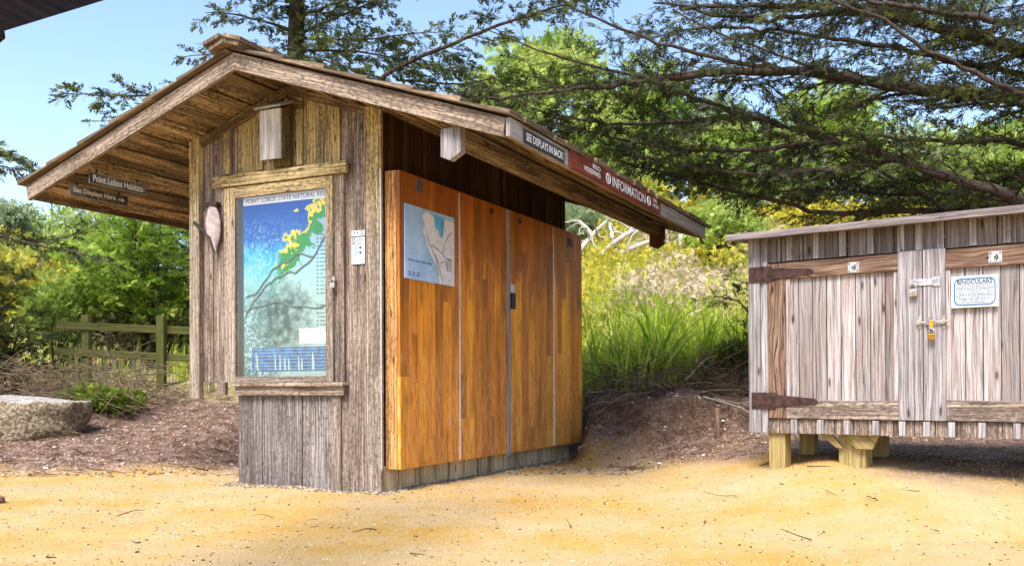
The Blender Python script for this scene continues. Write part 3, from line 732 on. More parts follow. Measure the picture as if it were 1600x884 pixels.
fr_ = ramp(N_, [(.53, (0, 0, 0)), (.58, (1, 1, 1))]); L_.new(reflection_fleck, fr_.inputs[0])
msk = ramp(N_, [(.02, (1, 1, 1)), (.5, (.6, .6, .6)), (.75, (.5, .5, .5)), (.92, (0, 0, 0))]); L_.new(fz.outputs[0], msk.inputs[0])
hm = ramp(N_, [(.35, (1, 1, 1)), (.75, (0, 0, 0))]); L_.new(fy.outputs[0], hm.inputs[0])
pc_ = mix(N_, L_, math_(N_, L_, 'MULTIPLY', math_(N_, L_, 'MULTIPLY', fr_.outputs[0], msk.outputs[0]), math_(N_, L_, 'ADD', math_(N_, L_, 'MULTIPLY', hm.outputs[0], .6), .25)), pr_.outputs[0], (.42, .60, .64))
f2 = ramp(N_, [(.44, (1, 1, 1)), (.48, (0, 0, 0))]); L_.new(reflection_fleck, f2.inputs[0])
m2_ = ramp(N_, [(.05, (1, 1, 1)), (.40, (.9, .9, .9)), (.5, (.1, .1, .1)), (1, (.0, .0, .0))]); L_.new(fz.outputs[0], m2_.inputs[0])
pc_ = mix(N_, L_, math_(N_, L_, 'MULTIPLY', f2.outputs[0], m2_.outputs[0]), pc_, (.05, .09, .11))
dd = math_(N_, L_, 'SUBTRACT', math_(N_, L_, 'SUBTRACT', fz.outputs[0], .63), math_(N_, L_, 'MULTIPLY', math_(N_, L_, 'SUBTRACT', fy.outputs[0], .55), .62))
nc1 = noise(N_, L_, oc, 9, 5, .6, .4); nc2 = noise(N_, L_, oc, 15, 4, .6)
dn = math_(N_, L_, 'ADD', dd, math_(N_, L_, 'MULTIPLY', math_(N_, L_, 'SUBTRACT', nc1, .5), .50))
xm = ramp(N_, [(.36, (0, 0, 0)), (.46, (1, 1, 1))]); L_.new(math_(N_, L_, 'ADD', fy.outputs[0], math_(N_, L_, 'MULTIPLY', math_(N_, L_, 'SUBTRACT', nc2, .5), .3)), xm.inputs[0])
dno = math_(N_, L_, 'ADD', dn, .5)
pg = ramp(N_, [(0, (0, 0, 0)), (.452, (0, 0, 0)), (.46, (1, 1, 1)), (.575, (1, 1, 1)), (.582, (0, 0, 0))]); L_.new(dno, pg.inputs[0])
py_ = ramp(N_, [(0, (0, 0, 0)), (.568, (0, 0, 0)), (.575, (1, 1, 1)), (.615, (1, 1, 1)), (.622, (0, 0, 0))]); L_.new(dno, py_.inputs[0])
pp = ramp(N_, [(0, (1, 1, 1)), (.452, (1, 1, 1)), (.47, (0, 0, 0))]); L_.new(dno, pp.inputs[0])
pc_ = mix(N_, L_, math_(N_, L_, 'MULTIPLY', math_(N_, L_, 'MULTIPLY', pp.outputs[0], xm.outputs[0]), .55), pc_, (.34, .46, .43))
pc_ = mix(N_, L_, math_(N_, L_, 'MULTIPLY', pg.outputs[0], xm.outputs[0]), pc_, (.015, .17, .015))
pc_ = mix(N_, L_, math_(N_, L_, 'MULTIPLY', py_.outputs[0], xm.outputs[0]), pc_, (.50, .40, .02))
# dark tree reflection painted into the print, low in the middle of the sheet
bx_ = math_(N_, L_, 'MULTIPLY', math_(N_, L_, 'SUBTRACT', fy.outputs[0], .48), 2.2); bz_ = math_(N_, L_, 'MULTIPLY', math_(N_, L_, 'SUBTRACT', fz.outputs[0], .33), 3.8)
rr_ = math_(N_, L_, 'ADD', math_(N_, L_, 'MULTIPLY', bx_, bx_), math_(N_, L_, 'MULTIPLY', bz_, bz_))
bm2 = ramp(N_, [(.0, (1, 1, 1)), (.9, (0, 0, 0))]); L_.new(math_(N_, L_, 'ADD', rr_, math_(N_, L_, 'MULTIPLY', math_(N_, L_, 'SUBTRACT', nc2, .45), 2.2)), bm2.inputs[0])
pc_ = mix(N_, L_, math_(N_, L_, 'MULTIPLY', bm2.outputs[0], .95), pc_, (.02, .04, .03))
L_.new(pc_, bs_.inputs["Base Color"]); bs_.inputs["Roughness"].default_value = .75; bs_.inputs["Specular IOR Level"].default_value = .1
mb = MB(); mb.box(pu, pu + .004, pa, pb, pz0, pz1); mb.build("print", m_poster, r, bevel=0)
def PQ(fx, fy_, d=.001): return V((pu - d, pb + (pa - pb) * fx, pz0 + (pz1 - pz0) * fy_))
def pblob(name, poly, mat, d=.001, jitter=0):
    mb = MB(); mb.prism([PQ(x + random.uniform(-jitter, jitter), y + random.uniform(-jitter, jitter), d) for x, y in poly], (-.0006, 0, 0), (0, 0, 1)); mb.build(name, mat, r, bevel=0)
m_pgreen = plain("map_green", (.04, .32, .04), .5, var=.5, scale=14, col2=(.16, .5, .06), bump=0); m_pyel = plain("map_yellow", (.75, .55, .04), .5, var=.3, scale=18, bump=0)
m_ppale = plain("map_paper", (.30, .40, .38), .5, var=.08, scale=12, bump=0); m_pwhite = plain("map_white", (.42, .42, .44), .5, var=.03, bump=0)
m_pblue2 = plain("map_deep_blue", (.006, .04, .18), .5, var=.5, scale=26, col2=(.02, .14, .34), bump=0)
pblob("title_band", [(0, .955), (1, .955), (1, 1), (0, 1)], m_pwhite, .001)
pblob("profile_chart", [(.10, .03), (.99, .03), (.99, .16), (.10, .16)], m_pblue2, .0014)
pblob("caption_box", [(.66, .175), (.99, .175), (.99, .26), (.66, .26)], m_pwhite, .0014)
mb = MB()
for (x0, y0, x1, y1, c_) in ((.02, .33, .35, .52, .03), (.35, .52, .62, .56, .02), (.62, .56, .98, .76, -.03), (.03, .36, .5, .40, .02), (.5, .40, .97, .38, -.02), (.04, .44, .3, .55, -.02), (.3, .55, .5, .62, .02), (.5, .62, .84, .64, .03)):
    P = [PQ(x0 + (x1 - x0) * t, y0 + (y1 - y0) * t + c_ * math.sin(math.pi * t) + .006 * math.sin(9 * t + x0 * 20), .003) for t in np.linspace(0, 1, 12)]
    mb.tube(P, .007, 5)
mb.build("branch_reflections", plain("reflection_line", (.07, .10, .08), .5, bump=0), r, bevel=0)  # curved lines stand for branches reflected in the glass, drawn on the print
mb = MB()
for i in range(26):
    y = .80 - i * .021
    if .40 < y < .44: continue
    mb.prism([PQ(.86, y, .0022), (PQ(.86, y + .005, .0022)), PQ(.88, y + .005, .0022), PQ(.88, y, .0022)], (-.0005, 0, 0), (0, 0, 1))
    e = random.uniform(.93, .98); mb.prism([PQ(.90, y, .0022), PQ(.90, y + .003, .0022), PQ(e, y + .003, .0022), PQ(e, y, .0022)], (-.0005, 0, 0), (0, 0, 1))
tag(mb.build("legend_marks", m_ink, r, bevel=0), kind="stuff")
mb = MB()
for i in range(7):
    y = .04 + i * .018; mb.prism([PQ(.12, y, .0024), PQ(.12, y + .002, .0024), PQ(.97, y + .002, .0024), PQ(.97, y, .0024)], (-.0005, 0, 0), (0, 0, 1))
for i in range(12):
    x = .12 + random.random() * .8; hh = random.uniform(.03, .10)
    mb.prism([PQ(x, .035, .0028), PQ(x + .018, .035, .0028), PQ(x + .010, .035 + hh, .0028), PQ(x, .035 + hh, .0028)], (-.0005, 0, 0), (0, 0, 1))
mb.build("chart_lines", m_ppale, r, bevel=0)
text("title", "POINT LOBOS STATE NATURAL RESE", PQ(.03, .965, .0022), (0, -1, 0), (0, 0, 1), (pb - pa) * .955, (pz1 - pz0) * .024, m_ink, r, bold=.008)

# --- trail map on first door
r = kroot("trail_map", "pale blue trail map sheet fixed to the first orange door", "map")
q = [KW(x, y, SD) for x, y in [(631, 315.5), (708, 342), (709, 448.5), (631, 433)]]
u0 = q[0][0]; u1 = (q[1][0] + q[2][0]) / 2; z1 = (q[0][1] + q[1][1]) / 2; z0 = (q[2][1] + q[3][1]) / 2
mb = MB(); mb.box(u0, u1, SD - .008, SD - .001, z0, z1); m_mapb = plain("map_pale_blue", (.30, .50, .85), .45, var=.12, scale=4, col2=(.46, .64, .90), bump=0); mb.build("sheet", m_mapb, r, bevel=0)
def DQ(fx, f, d=0): return V((u0 + (u1 - u0) * fx, SD - .0083 - d, z0 + (z1 - z0) * f))
def dblob(name, poly, mat, d=.0):
    mb = MB(); mb.prism([DQ(x, y, d) for x, y in poly], (0, -.0004, 0), (0, 0, 1)); mb.build(name, mat, r, bevel=0)
m_mland = plain("map_land_lilac", (.68, .66, .76), .5, var=.08, scale=16, bump=0); m_mbay = plain("map_bay_blue", (.10, .38, .72), .5, var=.2, scale=10, bump=0)
dblob("land", [(.33, .90), (.42, .97), (.56, .93), (1, .93), (1, .0), (.68, .0), (.66, .12), (.58, .30), (.50, .38), (.42, .52), (.40, .62), (.34, .68), (.38, .78)], m_mland)
dblob("bay", [(.56, .97), (.78, .95), (.78, .80), (.75, .66), (.68, .67), (.66, .75), (.59, .78)], m_mbay, .0006)
mb = MB()
for line in ([(.42, .68), (.46, .55), (.55, .42), (.64, .32), (.70, .15), (.74, .05)], [(.50, .52), (.60, .50), (.72, .45), (.80, .38), (.95, .36)], [(.74, .44), (.80, .60), (.88, .72), (.95, .78)], [(.70, .30), (.82, .34), (.84, .20)], [(.60, .40), (.62, .24), (.66, .12)]):
    mb.tube([DQ(x, y, .002) for x, y in line], .0022, 5)
for _ in range(34):
    x, y = random.uniform(.46, .98), random.uniform(.05, .75); mb.prism([DQ(x, y, .0012), DQ(x + .012, y, .0012), DQ(x + .012, y + .012, .0012), DQ(x, y + .012, .0012)], (0, -.0004, 0), (0, 0, 1))
for i in range(9):
    y = .38 - i * .022; mb.prism([DQ(.84, y, .0012), DQ(.95, y, .0012), DQ(.95, y + .006, .0012), DQ(.84, y + .006, .0012)], (0, -.0004, 0), (0, 0, 1))
for i in range(6):
    x = .06 + (i % 3) * .08; y = .05 + .035 * (i // 3); mb.prism([DQ(x, y, .0012), DQ(x + .05, y, .0012), DQ(x + .05, y + .012, .0012), DQ(x, y + .012, .0012)], (0, -.0004, 0), (0, 0, 1))
tag(mb.build("trails", m_ink, r, bevel=0), kind="stuff")
text("map_title", "Point Lobos Trails & Map", DQ(.06, .235, .0008), (1, 0, 0), (0, 0, 1), (u1 - u0) * .46, (z1 - z0) * .035, m_blue, r, bold=.02)

# --- small notice on the right panel
r = kroot("notice", "small white phone notice with pictograms beside the display case", "notice")
q0 = KU(550, 361, -.004); q1 = KU(571, 412, -.004)
na, nb, nz1, nz0 = q1[0], q0[0], q0[1], q1[1]
mb = MB(); mb.box(-.012, -.0045, na, nb, nz0, nz1); mb.build("sheet", m_white, r, bevel=.001)
def NQ(fx, f): return V((-.0122, nb + (na - nb) * fx, nz0 + (nz1 - nz0) * f))
mb = MB()
def nrect(mb, x0, y0, x1, y1): mb.prism([NQ(x0, y0), NQ(x0, y1), NQ(x1, y1), NQ(x1, y0)], (-.0006, 0, 0), (0, 0, 1))
nrect(mb, .0, .80, 1, .83); nrect(mb, .2, .91, .3, .95); nrect(mb, .42, .91, .52, .95); nrect(mb, .08, .62, .12, .77); nrect(mb, .22, .62, .26, .77); nrect(mb, .08, .60, .26, .63); nrect(mb, .08, .755, .26, .775)
for y in (.73, .69, .64, .59): nrect(mb, .34, y, random.uniform(.75, .9), y + .012)
for y in (.16, .10, .05): nrect(mb, .26, y, .48, y + .01); nrect(mb, .72, y, .92, y + .01)
for y in (.45, .30): nrect(mb, .6, y, .74, y + .07)
cc = NQ(.76, .93); mb.tube([cc + V((-.0008, .014 * math.cos(k * .45), .014 * math.sin(k * .45))) for k in range(15)], .002, 4)
mb.build("print", m_ink, r, bevel=0)
mb = MB(); nrect(mb, .2, .43, .44, .53); nrect(mb, .2, .28, .44, .38)
for y in (.17, .11, .05): nrect(mb, .12, y, .2, y + .04)
mb.build("pictogram", plain("pale_teal_ink", (.25, .5, .6), .5, bump=0), r, bevel=0)

# --- nest box
r = kroot("nest_box", "narrow wooden bat box high on the gable with a pale front", "nest box")
ub = -.17
a0 = KU(438, 200, ub)[0]; b0 = KU(405.5, 200, ub)[0]; zt1 = KU(421, 171, ub)[1]; zt0 = KU(421, 249, ub)[1]
mb = MB()
mb.prism([(ub, a0, zt0), (ub, b0, zt0), (ub, b0, zt1), (ub, a0, zt1)], (.018, 0, 0), (0, 0, 1), .6)
m_birdfront = wood("pale_box_wood", (.06, .05, .04), (.12, .10, .09), (.25, .22, .20), stain_amt=.2, tonevar=.1, knots=False,
                   blend=(zt0 - .30, zt0 + .25, ((.40, .36, .34), (.72, .68, .66), (.85, .82, .80))))
mb.build("front_panel", m_birdfront, r)
mb = MB()
for y0 in (a0, b0 - .018): mb.prism([(ub + .0185, y0, zt0 + .005), (ub + .0185, y0, zt1 - .002), (-.035, y0, zt1 + .07), (-.035, y0, zt0 + .03)], (0, .018, 0), (0, 0, 1), .4)
mb.box(ub + .02, -.036, a0 + .019, b0 - .019, zt0 + .035, zt0 + .05, 'y'); mb.build("side_panel", m_birddark, r)
mb = MB(); mb.prism([(ub - .025, a0 - .022, zt1 + .002), (ub - .025, a0 - .022, zt1 + .022), (-.03, a0 - .022, zt1 + .10), (-.03, a0 - .022, zt1 + .075)], (0, (b0 - a0) + .06, 0), (0, 1, 0), .8)
mb.build("lid", m_fascia, r)
mb = MB(); am = (a0 + b0) / 2
mb.prism([(-.034, a0 - .10, zt1 + .02), (-.034, b0 + .02, zt1 + .02), (-.034, b0 + .02, zt1 + .06), (-.034, am - .03, zt1 + .14), (-.034, a0 - .10, zt1 + .08)], (.011, 0, 0), (0, 1, 0), .2); mb.box(-.035, -.0235, a0 + .02, b0 - .02, zt0 - .03, zt1 + .02)
bp_ = mb.build("mounting_board", m_birddark, r)
mb = MB(); mb.box(-.04, -.0345, am - .06, am - .035, zt1 + .09, zt1 + .115); mb.build("bracket", m_steel, bp_)

# --- cloth bag on the left post
r = kroot("cloth_bag", "pale pink cloth bag hanging beside the left corner post", "bag")
w0, z1 = KU(331, 322, -.08); 
prof = [(0, .025), (-.02, .055), (-.07, .075), (-.14, .085), (-.22, .078), (-.29, .055), (-.35, .025), (-.40, .008)]
pts = []; mb = MB(); nS = 18
base = len(mb.v)
for k, (dz, rad) in enumerate(prof):
    for i in range(nS):
        t = 2 * math.pi * i / nS; rr = rad * .82 * (1 + .16 * math.sin(4 * t + k * .7))
        mb.v.append((-.08 + rr * .55 * math.sin(t) , w0 + rr * math.cos(t) - .01 * k * .5, z1 + dz))
for k in range(len(prof) - 1):
    for i in range(nS):
        j = (i + 1) % nS; mb.f.append((k * nS + i, k * nS + j, (k + 1) * nS + j, (k + 1) * nS + i)); mb.t.append(.5); mb.uv += [(0, 0)] * 4
mb.f.append(tuple(range(nS))); mb.t.append(.5); mb.uv += [(0, 0)] * nS
mb.build("bag", m_cloth, r, bevel=0, smooth=True)
mb = MB(); mb.box(-.10, -.05, w0 - .07, w0 + .07, z1 - .005, z1 + .03, 'y'); mb.build("bracket", m_rust, r)
mb = MB(); wq, zq = KU(305, 347, -.06); we_, ze_ = KU(330, 372, -.09)
mb.tube([(-.055, wq + .02, zq), (-.07, (wq + we_) / 2 + .02, (zq + ze_) / 2 + .01), (-.1, we_, ze_), (-.09, we_ - .03, ze_ - .12)], .013, 8); mb.build("strap", m_dark, r, bevel=0)

# --- padlock builder
def padlock(parent_name, label, loc, rz, s=1.0, body=m_brass, group=None):
    r = empty(parent_name, loc, rz); tag(r, label, "padlock", group)
    mb = MB(); mb.box(-.024 * s, .024 * s, -.011 * s, .011 * s, -.045 * s, 0); mb.build("lock_body", body, r, bevel=.004)
    P = [V((-.016 * s, 0, -.004)), V((-.016 * s, 0, .02 * s))] + [V((.016 * s * math.cos(math.pi - t), 0, .02 * s + .016 * s * math.sin(t))) for t in np.linspace(.2, math.pi - .2, 8)] + [V((.016 * s, 0, .02 * s)), V((.016 * s, 0, -.004))]
    mb = MB(); mb.tube(P, .0045 * s, 8); mb.build("shackle", m_steel, r, bevel=0, smooth=True)
    return r
w_, z_ = KU(519.5, 442, -.075)
padlock("padlock", "small silver padlock on the right side of the display case", KMAT @ V((-.075, w_, z_)), KRZ - math.pi / 2, .9, m_steel)
mb = MB(); mb.box(-.068, -.052, w_ - .018, w_ + .018, z_ + .01, z_ + .055, 'z'); mb.build("hasp", m_steelold, case_frame)

# ================================================================== LOCKER
LO = V((1.322, 6.582, 0)); LRZ = -.5743
LMAT = Matrix.Translation(LO) @ Matrix.Rotation(LRZ, 4, 'Z'); LINV = LMAT.inverted()
def LP(cx, cy, y=0.0):           # crop-7 pixel (966 px wide view of 1130..1600, 310..740) -> (s,z)
    px, py = 1130 + cx * .48655, 310 + cy * .48655
    p = LINV @ hit(px, py, LMAT @ V((0, y, 0)), LMAT.to_3x3() @ V((0, 1, 0))); return p.x, p.z
LZT, LZB, LDT, LDB, LXS = 1.8693, .4667, 1.6985, .5758, 1.127
LL = 2.28; LD = .85
locker = empty("storage_locker", LO, LRZ); tag(locker, "silvered wooden storage locker with double doors standing on short posts", "locker")
def S(cx, cy, y=0): return LP(cx, cy, y)[0]
mb = MB(); s = -.055
# upper and lower siding across the front, corner boards
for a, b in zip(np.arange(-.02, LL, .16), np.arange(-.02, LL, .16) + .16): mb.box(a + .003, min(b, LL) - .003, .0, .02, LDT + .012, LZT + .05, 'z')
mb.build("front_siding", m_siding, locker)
mb = MB()
for c in (135, 215, 300, 385, 475, 572, 630, 699, 803, 912): 
    q = S(c, 150 - (c - 130) * .06); mb.box(q - .022, q + .022, -.02, -.0005, LDT + .014, LZT + .05, 'z')
for q in np.arange(S(912, 100) + .2, LL, .2): mb.box(q - .022, q + .022, -.02, -.0005, LDT + .014, LZT + .05, 'z')
mb.build_each("batten", m_silver, locker)
mb = MB()
for a, b in zip(np.arange(-.02, LL, .135), np.arange(-.02, LL, .135) + .135): mb.box(a + .003, min(b, LL) - .003, .0, .02, LZB, LDB - .006, 'z')
mb.build("skirt_boards", m_bay, locker)
mb = MB()
for c in (230, 315, 400, 492, 577, 655, 735, 833, 945):
    q = S(c, 735); mb.box(q - .022, q + .022, -.026, -.0005, LZB + .003, LDB - .007, 'z', .95)
mb.build_each("skirt_batten", m_silver, locker)
xa = S(86, 450); xb = S(124, 450); xc = S(146, 450)
mb = MB(); mb.box(xa, xb, -.028, .0, LZB, LZT + .06, 'z', .3); mb.box(xb + .002, xc, -.02, .0, LZB, LZT + .05, 'z', .6); mb.build("corner_board", m_silver, locker)
mb = MB()
for a in np.arange(.02, LD, .14): mb.box(xa, xa + .02, a, min(a + .138, LD), LZB, LZT + .05, 'z')
mb.build("end_wall", m_silver, locker)
mb = MB()
for a in np.arange(.02, LD, .14): mb.box(LL, LL + .02, a, min(a + .138, LD), LZB, LZT + .05, 'z')
mb.build("end_wall", m_silver, locker)
mb = MB(); 
for a in np.arange(xa, LL, .2): mb.box(a, min(a + .198, LL + .02), LD + .001, LD + .02, LZB, LZT + .05, 'z')
mb.build("back_wall", m_silver, locker)
mb = MB(); mb.box(xa + .02, LL, .03, LD - .001, LZB + .01, LZB + .05, 'x'); mb.build("floor_board", m_rail, locker)
# doors
def door_leaf(x0, x1, left):
    ht = .105; hb = .115; st = .075
    xm0, xm1 = x0, x1
    mb = MB(); n = 8
    pz0, pz1 = LDB + hb, LDT - ht
    e0 = x0 + (.125 if left else .15); e1 = x1 - (.15 if left else .125)
    w_ = (e1 - e0) / n
    for i in range(n): mb.box(e0 + i * w_ + .003, e0 + (i + 1) * w_ - .003, .002 - random.random() * .003, .012, pz0 - .02, pz1 + .02, 'z')
    d = mb.build("cabinet_door", m_silver2, locker, bevel=.0015)
    mb = MB(); mb.box(e0 - .02, e1 + .02, .0125, .018, pz0 - .02, pz1 + .02); mb.build("shade_backing", m_dark, d, bevel=0)  # dark sheet standing in for the shade inside the board gaps
    return d, e0, e1, pz0, pz1
sx0 = S(147, 450); sxA = S(205, 450); sxm0 = S(565, 450); sxm = LXS; sxm1 = S(718, 450)
d1, e0, e1, pz0, pz1 = door_leaf(sx0, sxm, True)
e0, e1 = sxA, sxm0
mb = MB(); mb.box(sx0, sxA - .001, -.026, -.0, LDB, LDT, 'z', .25, .001); mb.build("stile", m_rail, d1)
mb = MB(); mb.box(sxm0, sxm - .003, -.03, -.0, LDB, LDT + .01, 'z', .7); mb.build("stile", m_silver, d1)
mb = MB(); mb.box(sxA, sxm0 - .001, -.028, -.0, LDT - .115, LDT, 'x', .5); mb.build("rail", m_rail, d1)
mb = MB(); mb.box(sxA, sxm0 - .001, -.025, -.0, LDB, LDB + .13, 'x', .8); mb.build("rail", m_bay, d1)
mb = MB(); mb.box(sxA, sxA + .03, -.018, -.0, LDB + .131, LDT - .116, 'z', .9); mb.box(sxm0 - .03, sxm0 - .001, -.016, -.0, LDB + .131, LDT - .116, 'z', .9); mb.build_each("panel_trim", m_silver2, d1, bevel=.002)
d2, *_ = door_leaf(sxm, LL - .02, False)
xr0 = sxm1; xr1 = LL - .12
mb = MB(); mb.box(sxm + .003, xr0 - .001, -.03, 0, LDB - .0, LDT + .012, 'z', .75); mb.build("stile", m_silver, d2)
mb = MB(); mb.box(xr1, LL - .022, -.03, 0, LDB, LDT, 'z', .4); mb.build("stile", m_rail, d2)
mb = MB(); mb.box(xr0, xr1 - .001, -.028, 0, LDT - .125, LDT, 'x', .6); mb.build("rail", m_rail, d2)
mb = MB(); mb.box(xr0, xr1 - .001, -.025, 0, LDB, LDB + .135, 'x', .8); mb.build("rail", m_bay, d2)
mb = MB(); mb.box(xr0, xr0 + .028, -.016, -.0, LDB + .136, LDT - .126, 'z', .9); mb.build_each("panel_trim", m_silver2, d2, bevel=.002)
mb = MB(); mb.box(sxm - .0025, sxm + .0025, .001, .01, LDB, LDT); mb.build("door_gap", m_dark, d1, bevel=0)
# strap hinges
def strap(cx0, cx1, cyt, cyb, d):
    x0, zt = LP(cx0, cyt, -.035); x1 = S(cx1, (cyt + cyb) / 2, -.035); zb = LP(cx0, cyb, -.035)[1]; h = zt - zb; zc = (zt + zb) / 2
    mb = MB(); y = -.036
    xe = S(cx0 + 70, 240, -.035)
    mb.prism([(x0 - .004, y, zb), (xe, y, zb + .003), (xe + .001, y, zc - h * .36), (x1 - .02, y, zc - h * .20), (x1, y, zc), (x1 - .02, y, zc + h * .14), (xe + .001, y, zc + h * .36), (xe, y, zt - .003), (x0 - .004, y, zt)], (0, .006, 0), (1, 0, 0))
    mb.box(x0 - .010, x0 - .004, -.036, .06, zb, zt)
    mb.tube([(x0 + (xe - x0) * .55, y - .006, zb - .002), (x0 + (xe - x0) * .55, y - .006, zt + .002)], .009, 8)
    for f in (.08, .3, .6, .75, .9):
        xx = x0 + (x1 - x0) * f; mb.tube([(xx, y, zc + (h * .2 if f < .5 else 0)), (xx, y - .004, zc + (h * .2 if f < .5 else 0))], .006, 8)
    mb.build("strap_hinge", m_rust, d, bevel=.001)
strap(86, 290, 222, 272, d1); strap(95, 303, 622, 675, d1)
# latch plates
def square_plate(cx0, cy0, cx1, cy1, d):
    x0, z1 = LP(cx0, cy0, -.03); x1, z0 = LP(cx1, cy1, -.03)
    mb = MB(); mb.box(x0, x1, -.033, -.0285, z0, z1); o = mb.build("latch_plate", m_steel, d, bevel=.001)
    xc, zc = (x0 + x1) / 2, (z0 + z1) / 2; mb = MB()
    for i in (-1, 1):
        for j in (-1, 1): mb.tube([(xc + i * (x1 - x0) * .36, -.0332, zc + j * (z1 - z0) * .36), (xc + i * (x1 - x0) * .36, -.0355, zc + j * (z1 - z0) * .36)], .0045, 8)
    mb.tube([(xc, -.0332, zc), (xc, -.043, zc)], .006, 8)
    mb.tube([(xc + .016 * math.sin(t), -.040, zc + .016 * math.cos(t)) for t in np.linspace(.2, 2.9, 8)], .003, 6)
    [setattr(o_, "name", "rivet") for o_ in [mb.build("rivet", m_dark, d, bevel=0)]]
square_plate(400, 206, 437, 237, d1); square_plate(852, 171, 896, 205, d2)
# hasp
x0, z1 = LP(597, 254, -.034); x1, z0 = LP(694, 284, -.034); zc = (z0 + z1) / 2
mb = MB(); mb.box(x0, x1 - .04, -.038, -.0325, zc - .022, zc + .022, 'x'); mb.box(x1 - .039, x1 + .006, -.036, -.0305, zc - .03, zc + .03); mb.tube([(x1 - .038, -.042, zc - .026), (x1 - .038, -.042, zc + .026)], .006, 8)
mb.tube([(x0 + .03, -.036, zc - .012), (x0 + .03, -.055, zc - .012), (x0 + .03, -.055, zc + .012), (x0 + .03, -.036, zc + .012)], .004, 6)
mb.build("hasp", m_steel, d2, bevel=.001)
padlock("padlock", "rusty brown padlock on the upper hasp of the locker", LMAT @ V((x0 + .03, -.055, zc - .045)), LRZ, 1.1, m_steelold)
# slide bolt
x0, z0 = LP(622, 400, -.034); x1, _ = LP(718, 400, -.034)
mb = MB(); mb.tube([(x0 - .005, -.048, z0), (x1 + .025, -.048, z0 + .004)], .006, 8)
for f in (.1, .42, .9):
    xx = x0 + (x1 - x0) * f; mb.box(xx - .013, xx + .013, -.056, -.031, z0 - .014, z0 + .014); mb.box(xx - .011, xx + .011, -.034, -.0305, z0 - .042, z0 + .042)
mb.build("slide_bolt", m_steelold, d2, bevel=.002)
xk = S(669, 400, -.05)
mb = MB(); mb.box(xk - .013, xk + .013, -.066, -.058, z0 - .040, z0 + .015); mb.build("yellow_tab", m_yellow, d2, bevel=.003)
padlock("padlock", "brass padlock hanging from the yellow tab of the slide bolt", LMAT @ V((xk + .002, -.068, z0 - .075)), LRZ, .95, m_brass)
# roof
f0 = LP(12, 122, -.14); f1 = LP(966, 20, -.14)
zf = (f0[1] + LP(700, 48, -.14)[1]) / 2
mb = MB(); pitch = -.07
ov = xa - f0[0]
mb.prism([(f0[0], -.14, zf), (f0[0], LD + .14, zf + (LD + .28) * .06), (f0[0], LD + .14, zf + (LD + .28) * .06 - .035), (f0[0], -.14, zf - .035)], (LL + .1 - f0[0], 0, 0), (1, 0, 0), .6)
mb.build("roof_panel", m_siding, locker, bevel=.006)
mb = MB(); mb.box(f0[0] - .004, LL + .104, -.165, -.141, zf - .045, zf + .004, 'x', .7); mb.build("roof_edge", m_siding, locker, bevel=.005)
print("locker", xa, f0, zf, LZT)
# posts under the locker
def gw(sx, y): p = LMAT @ V((sx, y, 0)); return float(gz(p.x, p.y))
def posty(x0, x1, y0, y1, z1=LZB + .008):
    mb = MB(); mb.box(x0, x1, y0, y1, min(gw(x0, y0), gw(x1, y1)) - .12, z1, 'z'); return mb.build("post", m_post, locker, bevel=.004)
q0, q1 = S(147, 800, .03), S(199, 800, .03); posty(q0, q1, .03, .03 + (q1 - q0))
posty(q0 + .02, q1 + .02, .62, .72)
q0, q1 = S(371, 800, .10), S(462, 800, .10); posty(q0, q1 - .01, .10, .28); posty(q0, q1 - .01, .60, .75)
mb = MB()
yb = .06
mb.prism([(q0 - .14, yb, LZB + .005), (q0 - .04, yb, LZB + .005), (q0 + .04, yb, LZB - .10), (q0 - .0, yb, LZB - .10)], (0, .035, 0), (1, 0, -1), .5)
mb.prism([(q0 + .03, .05, LZB + .005), (q0 + .30, .05, LZB + .005), (q0 + .25, .05, LZB - .10), (q0 + .14, .05, LZB - .10)], (0, .04, 0), (1, 0, -1), .4)
mb.build("brace", m_post, locker, bevel=.003)
posty(LL - .12, LL - .02, .03, .13); posty(LL - .12, LL - .02, .65, .75)
# binoculars sign
r = empty("locker_sign", LO, LRZ); tag(r, "white BINOCULARS notice with blue border on the right locker door", "sign")
c00 = LP(730, 252, -.03); c11 = LP(887, 346, -.03); c10 = LP(882, 243, -.03); c01 = LP(735, 352, -.03)
x0 = (c00[0] + c01[0]) / 2; x1 = (c11[0] + c10[0]) / 2; z1 = (c00[1] + c10[1]) / 2; z0 = (c11[1] + c01[1]) / 2
mb = MB(); mb.box(x0, x1, -.034, -.0295, z0, z1); mb.build("sign_board", m_white, r, bevel=.001)
mb = MB(); wd, hg = x1 - x0, z1 - z0; rc = .035; P = []
for (cxx, czz, a0_) in ((x1 - .02 - rc, z1 - .018 - rc, 0), (x0 + .02 + rc, z1 - .018 - rc, 90), (x0 + .02 + rc, z0 + .018 + rc, 180), (x1 - .02 - rc, z0 + .018 + rc, 270)):
    for t in range(0, 91, 18): P.append((cxx + rc * math.cos(R(a0_ + t)), -.0345, czz + rc * math.sin(R(a0_ + t))))
P.append(P[0]); mb.tube(P, .0042, 5); mb.build("border", m_blue, r, bevel=0)
text("title", "BINOCULARS", (x0 + wd * .13, -.0345, z0 + hg * .745), (1, 0, 0), (0, 0, 1), wd * .74, hg * .13, m_navy, r, bold=.02)
mb = MB(); mb.box(x0 + wd * .13, x0 + wd * .87, -.0352, -.0345, z0 + hg * .715, z0 + hg * .725); mb.build("underline", m_navy, r, bevel=0)
lines = ["If you borrowed binoculars and", "wanted to find the bin locked closed", "due to inclement or poor weather", "conditions, they can have been", "moved to the main entrance kiosk", "where you can trade the binoculars for", "the token. Take token cards from", "display to the main entrance", "to see the binoculars."]
